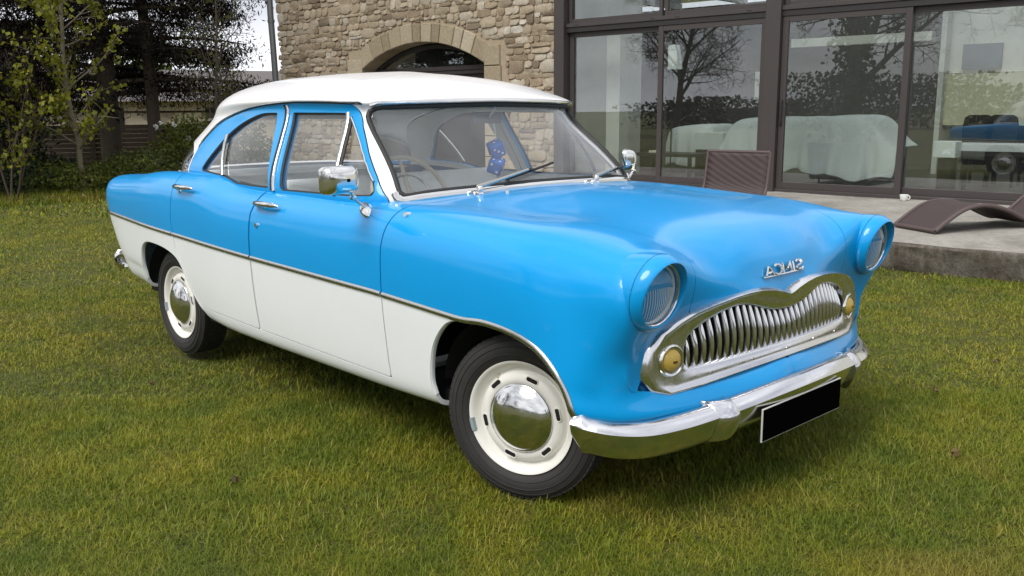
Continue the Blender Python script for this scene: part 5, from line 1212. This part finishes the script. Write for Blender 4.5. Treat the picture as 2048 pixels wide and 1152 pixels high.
bush(-14.2,3.55,.7,.7,.62,3600,'leaf_shrub','rounded green bush below the trellis fence',.06,42)
bush(-14.3,5.6,.6,.6,1.2,3800,'leaf_bright','bright green bush close to the car roof\'s rear',.06,43,flowers=4)
bush(-13.6,2.2,.7,.7,.50,3200,'leaf_bright','low bush around the foot of the young tree',.055,44)
bush(-14.1,1.35,.8,.8,.60,3600,'leaf_ivy','dark ivy clump at the foot of the thick conifer trunk',.055,45)
bush(-13.6,.3,.7,.8,.5,3000,'leaf_ivy','dark ivy clump at the far left of the bed',.055,46)
bush(-16.4,2.6,1.1,.9,.5,3500,'leaf_ivy','dark ivy mound between the conifer trunks',.065,47)
bush(-13.7,3.15,.6,.7,.55,3000,'leaf_bright','small green bush right of the young tree\'s foot',.05,48)
bush(-17.3,1.9,1.3,1.2,1.9,9000,'leaf_ivy','broad dark evergreen bush behind the thick conifer trunk',.08,50)
bush(-16.6,-.2,1.6,1.4,2.4,9000,'leaf_ivy','large dark evergreen bush behind the left shrubs',.08,49)
# straw and dry litter of the bed
rb=np.random.default_rng(9); n=9000; bx=-12.55-rb.random(n)*3.2-.1*np.sin(rb.random(n)*9); by=-3+rb.random(n)*9.0; bz=rb.random(n)**2*.10+.0
o=leaves('leaf_litter',np.stack([bx,by,bz],-1),.09,'leaf_litter',None,rb,None,.35); tag(o,'brown leaf litter covering the planting bed','leaf litter',kind='stuff')
n=26000; bx=-12.45-rb.random(n)*2.6; by=-3+rb.random(n)*9.0; h_=.05+.16*rb.random(n); ang=rb.random(n)*2*PI; b0=np.stack([bx-.006*np.cos(ang),by-.006*np.sin(ang),0*bx],-1); b1=np.stack([bx+.006*np.cos(ang),by+.006*np.sin(ang),0*bx],-1); tp=np.stack([bx+rb.normal(0,.05,n),by+rb.normal(0,.05,n),h_],-1); i=np.arange(n)*3
o=fastmesh('rough_grass',np.stack([b0,b1,tp],1).reshape(-1,3),np.stack([i,i+1,i+2],-1),'grass_blade',None,False,np.repeat(np.clip(rb.normal(.45,.25,n),0,1),3)); tag(o,'long rough grass along the edge of the planting bed','grass',kind='stuff')
# fence with trellis
fe=empty('panel_fence',(-21.2,5.2,0),R(-22),'weathered wooden panel fence with trellis corners behind the shrubs','fence')
def fb_(nm,a,b,mt='fence_wood'):
    m=MB(); m.box(a,b); q=m.build(nm,mt,fe,False); return q
for k,yy in enumerate(np.arange(-3.0,3.01,1.5)): fb_('post',(-.05,yy-.05,0),(.05,yy+.05,1.42))
for p_ in range(4):
    y0=-2.95+p_*1.5; 
    for j in range(9): fb_('slat',(-.012,y0,.08+j*.108),(.012,y0+1.40,.08+j*.108+.105))
    fb_('rail',(-.02,y0,1.33),(.02,y0+1.40,1.38))
    for side in (0,1):
        for j in range(1,7):
            L_=.065*j; 
            for dirn in (0,1):
                m=MB(); 
                if side==0: a_,b_=(0,y0+L_,1.33),(0,y0,1.33-L_*.9)
                else: a_,b_=(0,y0+1.40-L_,1.33),(0,y0+1.40,1.33-L_*.9)
                if dirn: 
                    off=(7-j)*.065; a_,b_=((.012,y0+off,1.33),(.012,y0+off+L_*.5,1.33-L_*.45)) if side==0 else ((.012,y0+1.40-off,1.33),(.012,y0+1.40-off-L_*.5,1.33-L_*.45))
                m.tube([a_,b_],.010,4); m.build('trellis_lath','trellis_wood',fe)
# distant house
fh=empty('distant_house',(-33,10.5,0),R(-20),'far pale rendered house with a dark roof beyond the fence','building')
m=MB(); m.box((-4,-6,0),(4,6,1.75)); m.build('wall','far_render',fh,False)
m=MB(); m.loft([[(-4.4,-6.4,1.70),(4.4,-6.4,1.70),(0,-6.4,2.9)],[(-4.4,6.4,1.70),(4.4,6.4,1.70),(0,6.4,2.9)]],caps=True); m.build('roof','far_roof',fh,False)
for yy in (-4,-1,2.5):
    m=MB(); m.box((3.98,yy,.7),(4.03,yy+.9,1.5)); w_=m.build('window','bronze_dark',fh,False)
# far hills of trees that close the horizon
def wood(name,label,pts,h,n,mat,sd,size=.5):
    r=np.random.default_rng(sd); P=resample(np.array(pts,float),60); i=r.integers(0,60,n); hh=h*(.75+.3*np.sin(i*.7+sd)+.2*np.sin(i*1.9)); C=np.stack([P[i,0]+r.normal(0,1.6,n),P[i,1]+r.normal(0,1.6,n),hh*r.random(n)**.7],-1); o=leaves(name,C,size,mat,None,r,None,.7); tag(o,label,'woodland',kind='stuff'); return o
wood('woodland','far-off hazy belt of trees closing the horizon',[(-70,-40),(-75,0),(-70,40),(-50,70)],5,16000,'leaf_shrub',3,.8)
wood('woodland','belt of trees and hedge on the far side of the lawn',[(-30,-40),(-5,-46),(15,-44),(40,-30),(46,0),(44,40)],3.3,60000,'leaf_winter',4,.28)
# bare trees on the far side of the lawn (mirrored in the glass)
def bare(base,h,r0,sd,label,depth=4,nb=13,spread=.8,ivy=0):
    lim=branch_tree(np.random.default_rng(sd),base,h,r0,depth,spread,nb,.35,.22,(0,0),.05,.3,.55,(6,8),.008)
    C=None
    if ivy: C=np.concatenate([np.array(base)+np.stack([rng.normal(0,.55,ivy)*(1-.6*t_),rng.normal(0,.55,ivy)*(1-.6*t_),h*.9*t_],-1) for t_ in [rng.random(ivy)]])
    return tree('bare_tree',label,'tree',lim,'bark_brown',C,.22,'leaf_ivy','bare trees across the lawn',None,.7,0,base)
def mirror_pos(px,L):
    # where a thing must stand to be mirrored by the glass towards the viewer at this bearing
    f=1831.9; a=R(46.777+90); v=(px-1024)/f; d=Vector((math.cos(a)+v*math.sin(a),math.sin(a)-v*math.cos(a),0)).normalized(); o=Vector((2.177,-2.797,0)); n=FY
    t_=(FO-o).dot(n)/d.dot(n); hit=o+d*t_; rdir=d-n*2*d.dot(n); return hit+rdir*L
q=mirror_pos(1345,36); bare((q.x,q.y,0),7.0,.20,3,'bare spreading tree across the lawn, mirrored in the left glass doors',4,19,.85)
q=mirror_pos(1690,27); bare((q.x,q.y,0),8.5,.30,6,'taller ivy-clad bare tree across the lawn, mirrored in the right doors',4,15,.95,2600)
q=mirror_pos(860,40); bare((q.x,q.y,0),9.0,.22,9,'bare tree across the lawn, mirrored in the arched window',4,12)
q=mirror_pos(2100,40); bare((q.x,q.y,0),7.0,.2,12,'bare tree across the lawn beyond the right edge',4,10)
# fallen leaves and weeds on the lawn
wr=np.random.default_rng(77)
def px_ground(u,v):
    f=1831.9; M_=np.array(cam.rotation_euler.to_matrix()); d=M_@np.array([(u-1024)/f,-(v-576)/f,-1.0]); t_=-1.345/d[2]; return np.array([2.177,-2.797,1.345])+d*t_
wl=[(470,985,'dry brown leaf near the left front of the lawn'),(1990,740,'dry leaf lying on the lawn at the right'),(1910,930,'pale dry leaf on the lawn below the number plate'),(305,785,'small dry leaf left of the sill'),(1870,800,'curled dry leaf right of the bumper')]
for u,v,l in wl:
    p=px_ground(u,v); C=wr.normal(0,.008,(4,3))*np.array([1,1,.2]); o=leaves('fallen_leaf',C,.032,'leaf_litter',None,wr,None,.6); o.location=(p[0],p[1],.05); tag(o,l,'leaf','fallen leaves on the lawn')
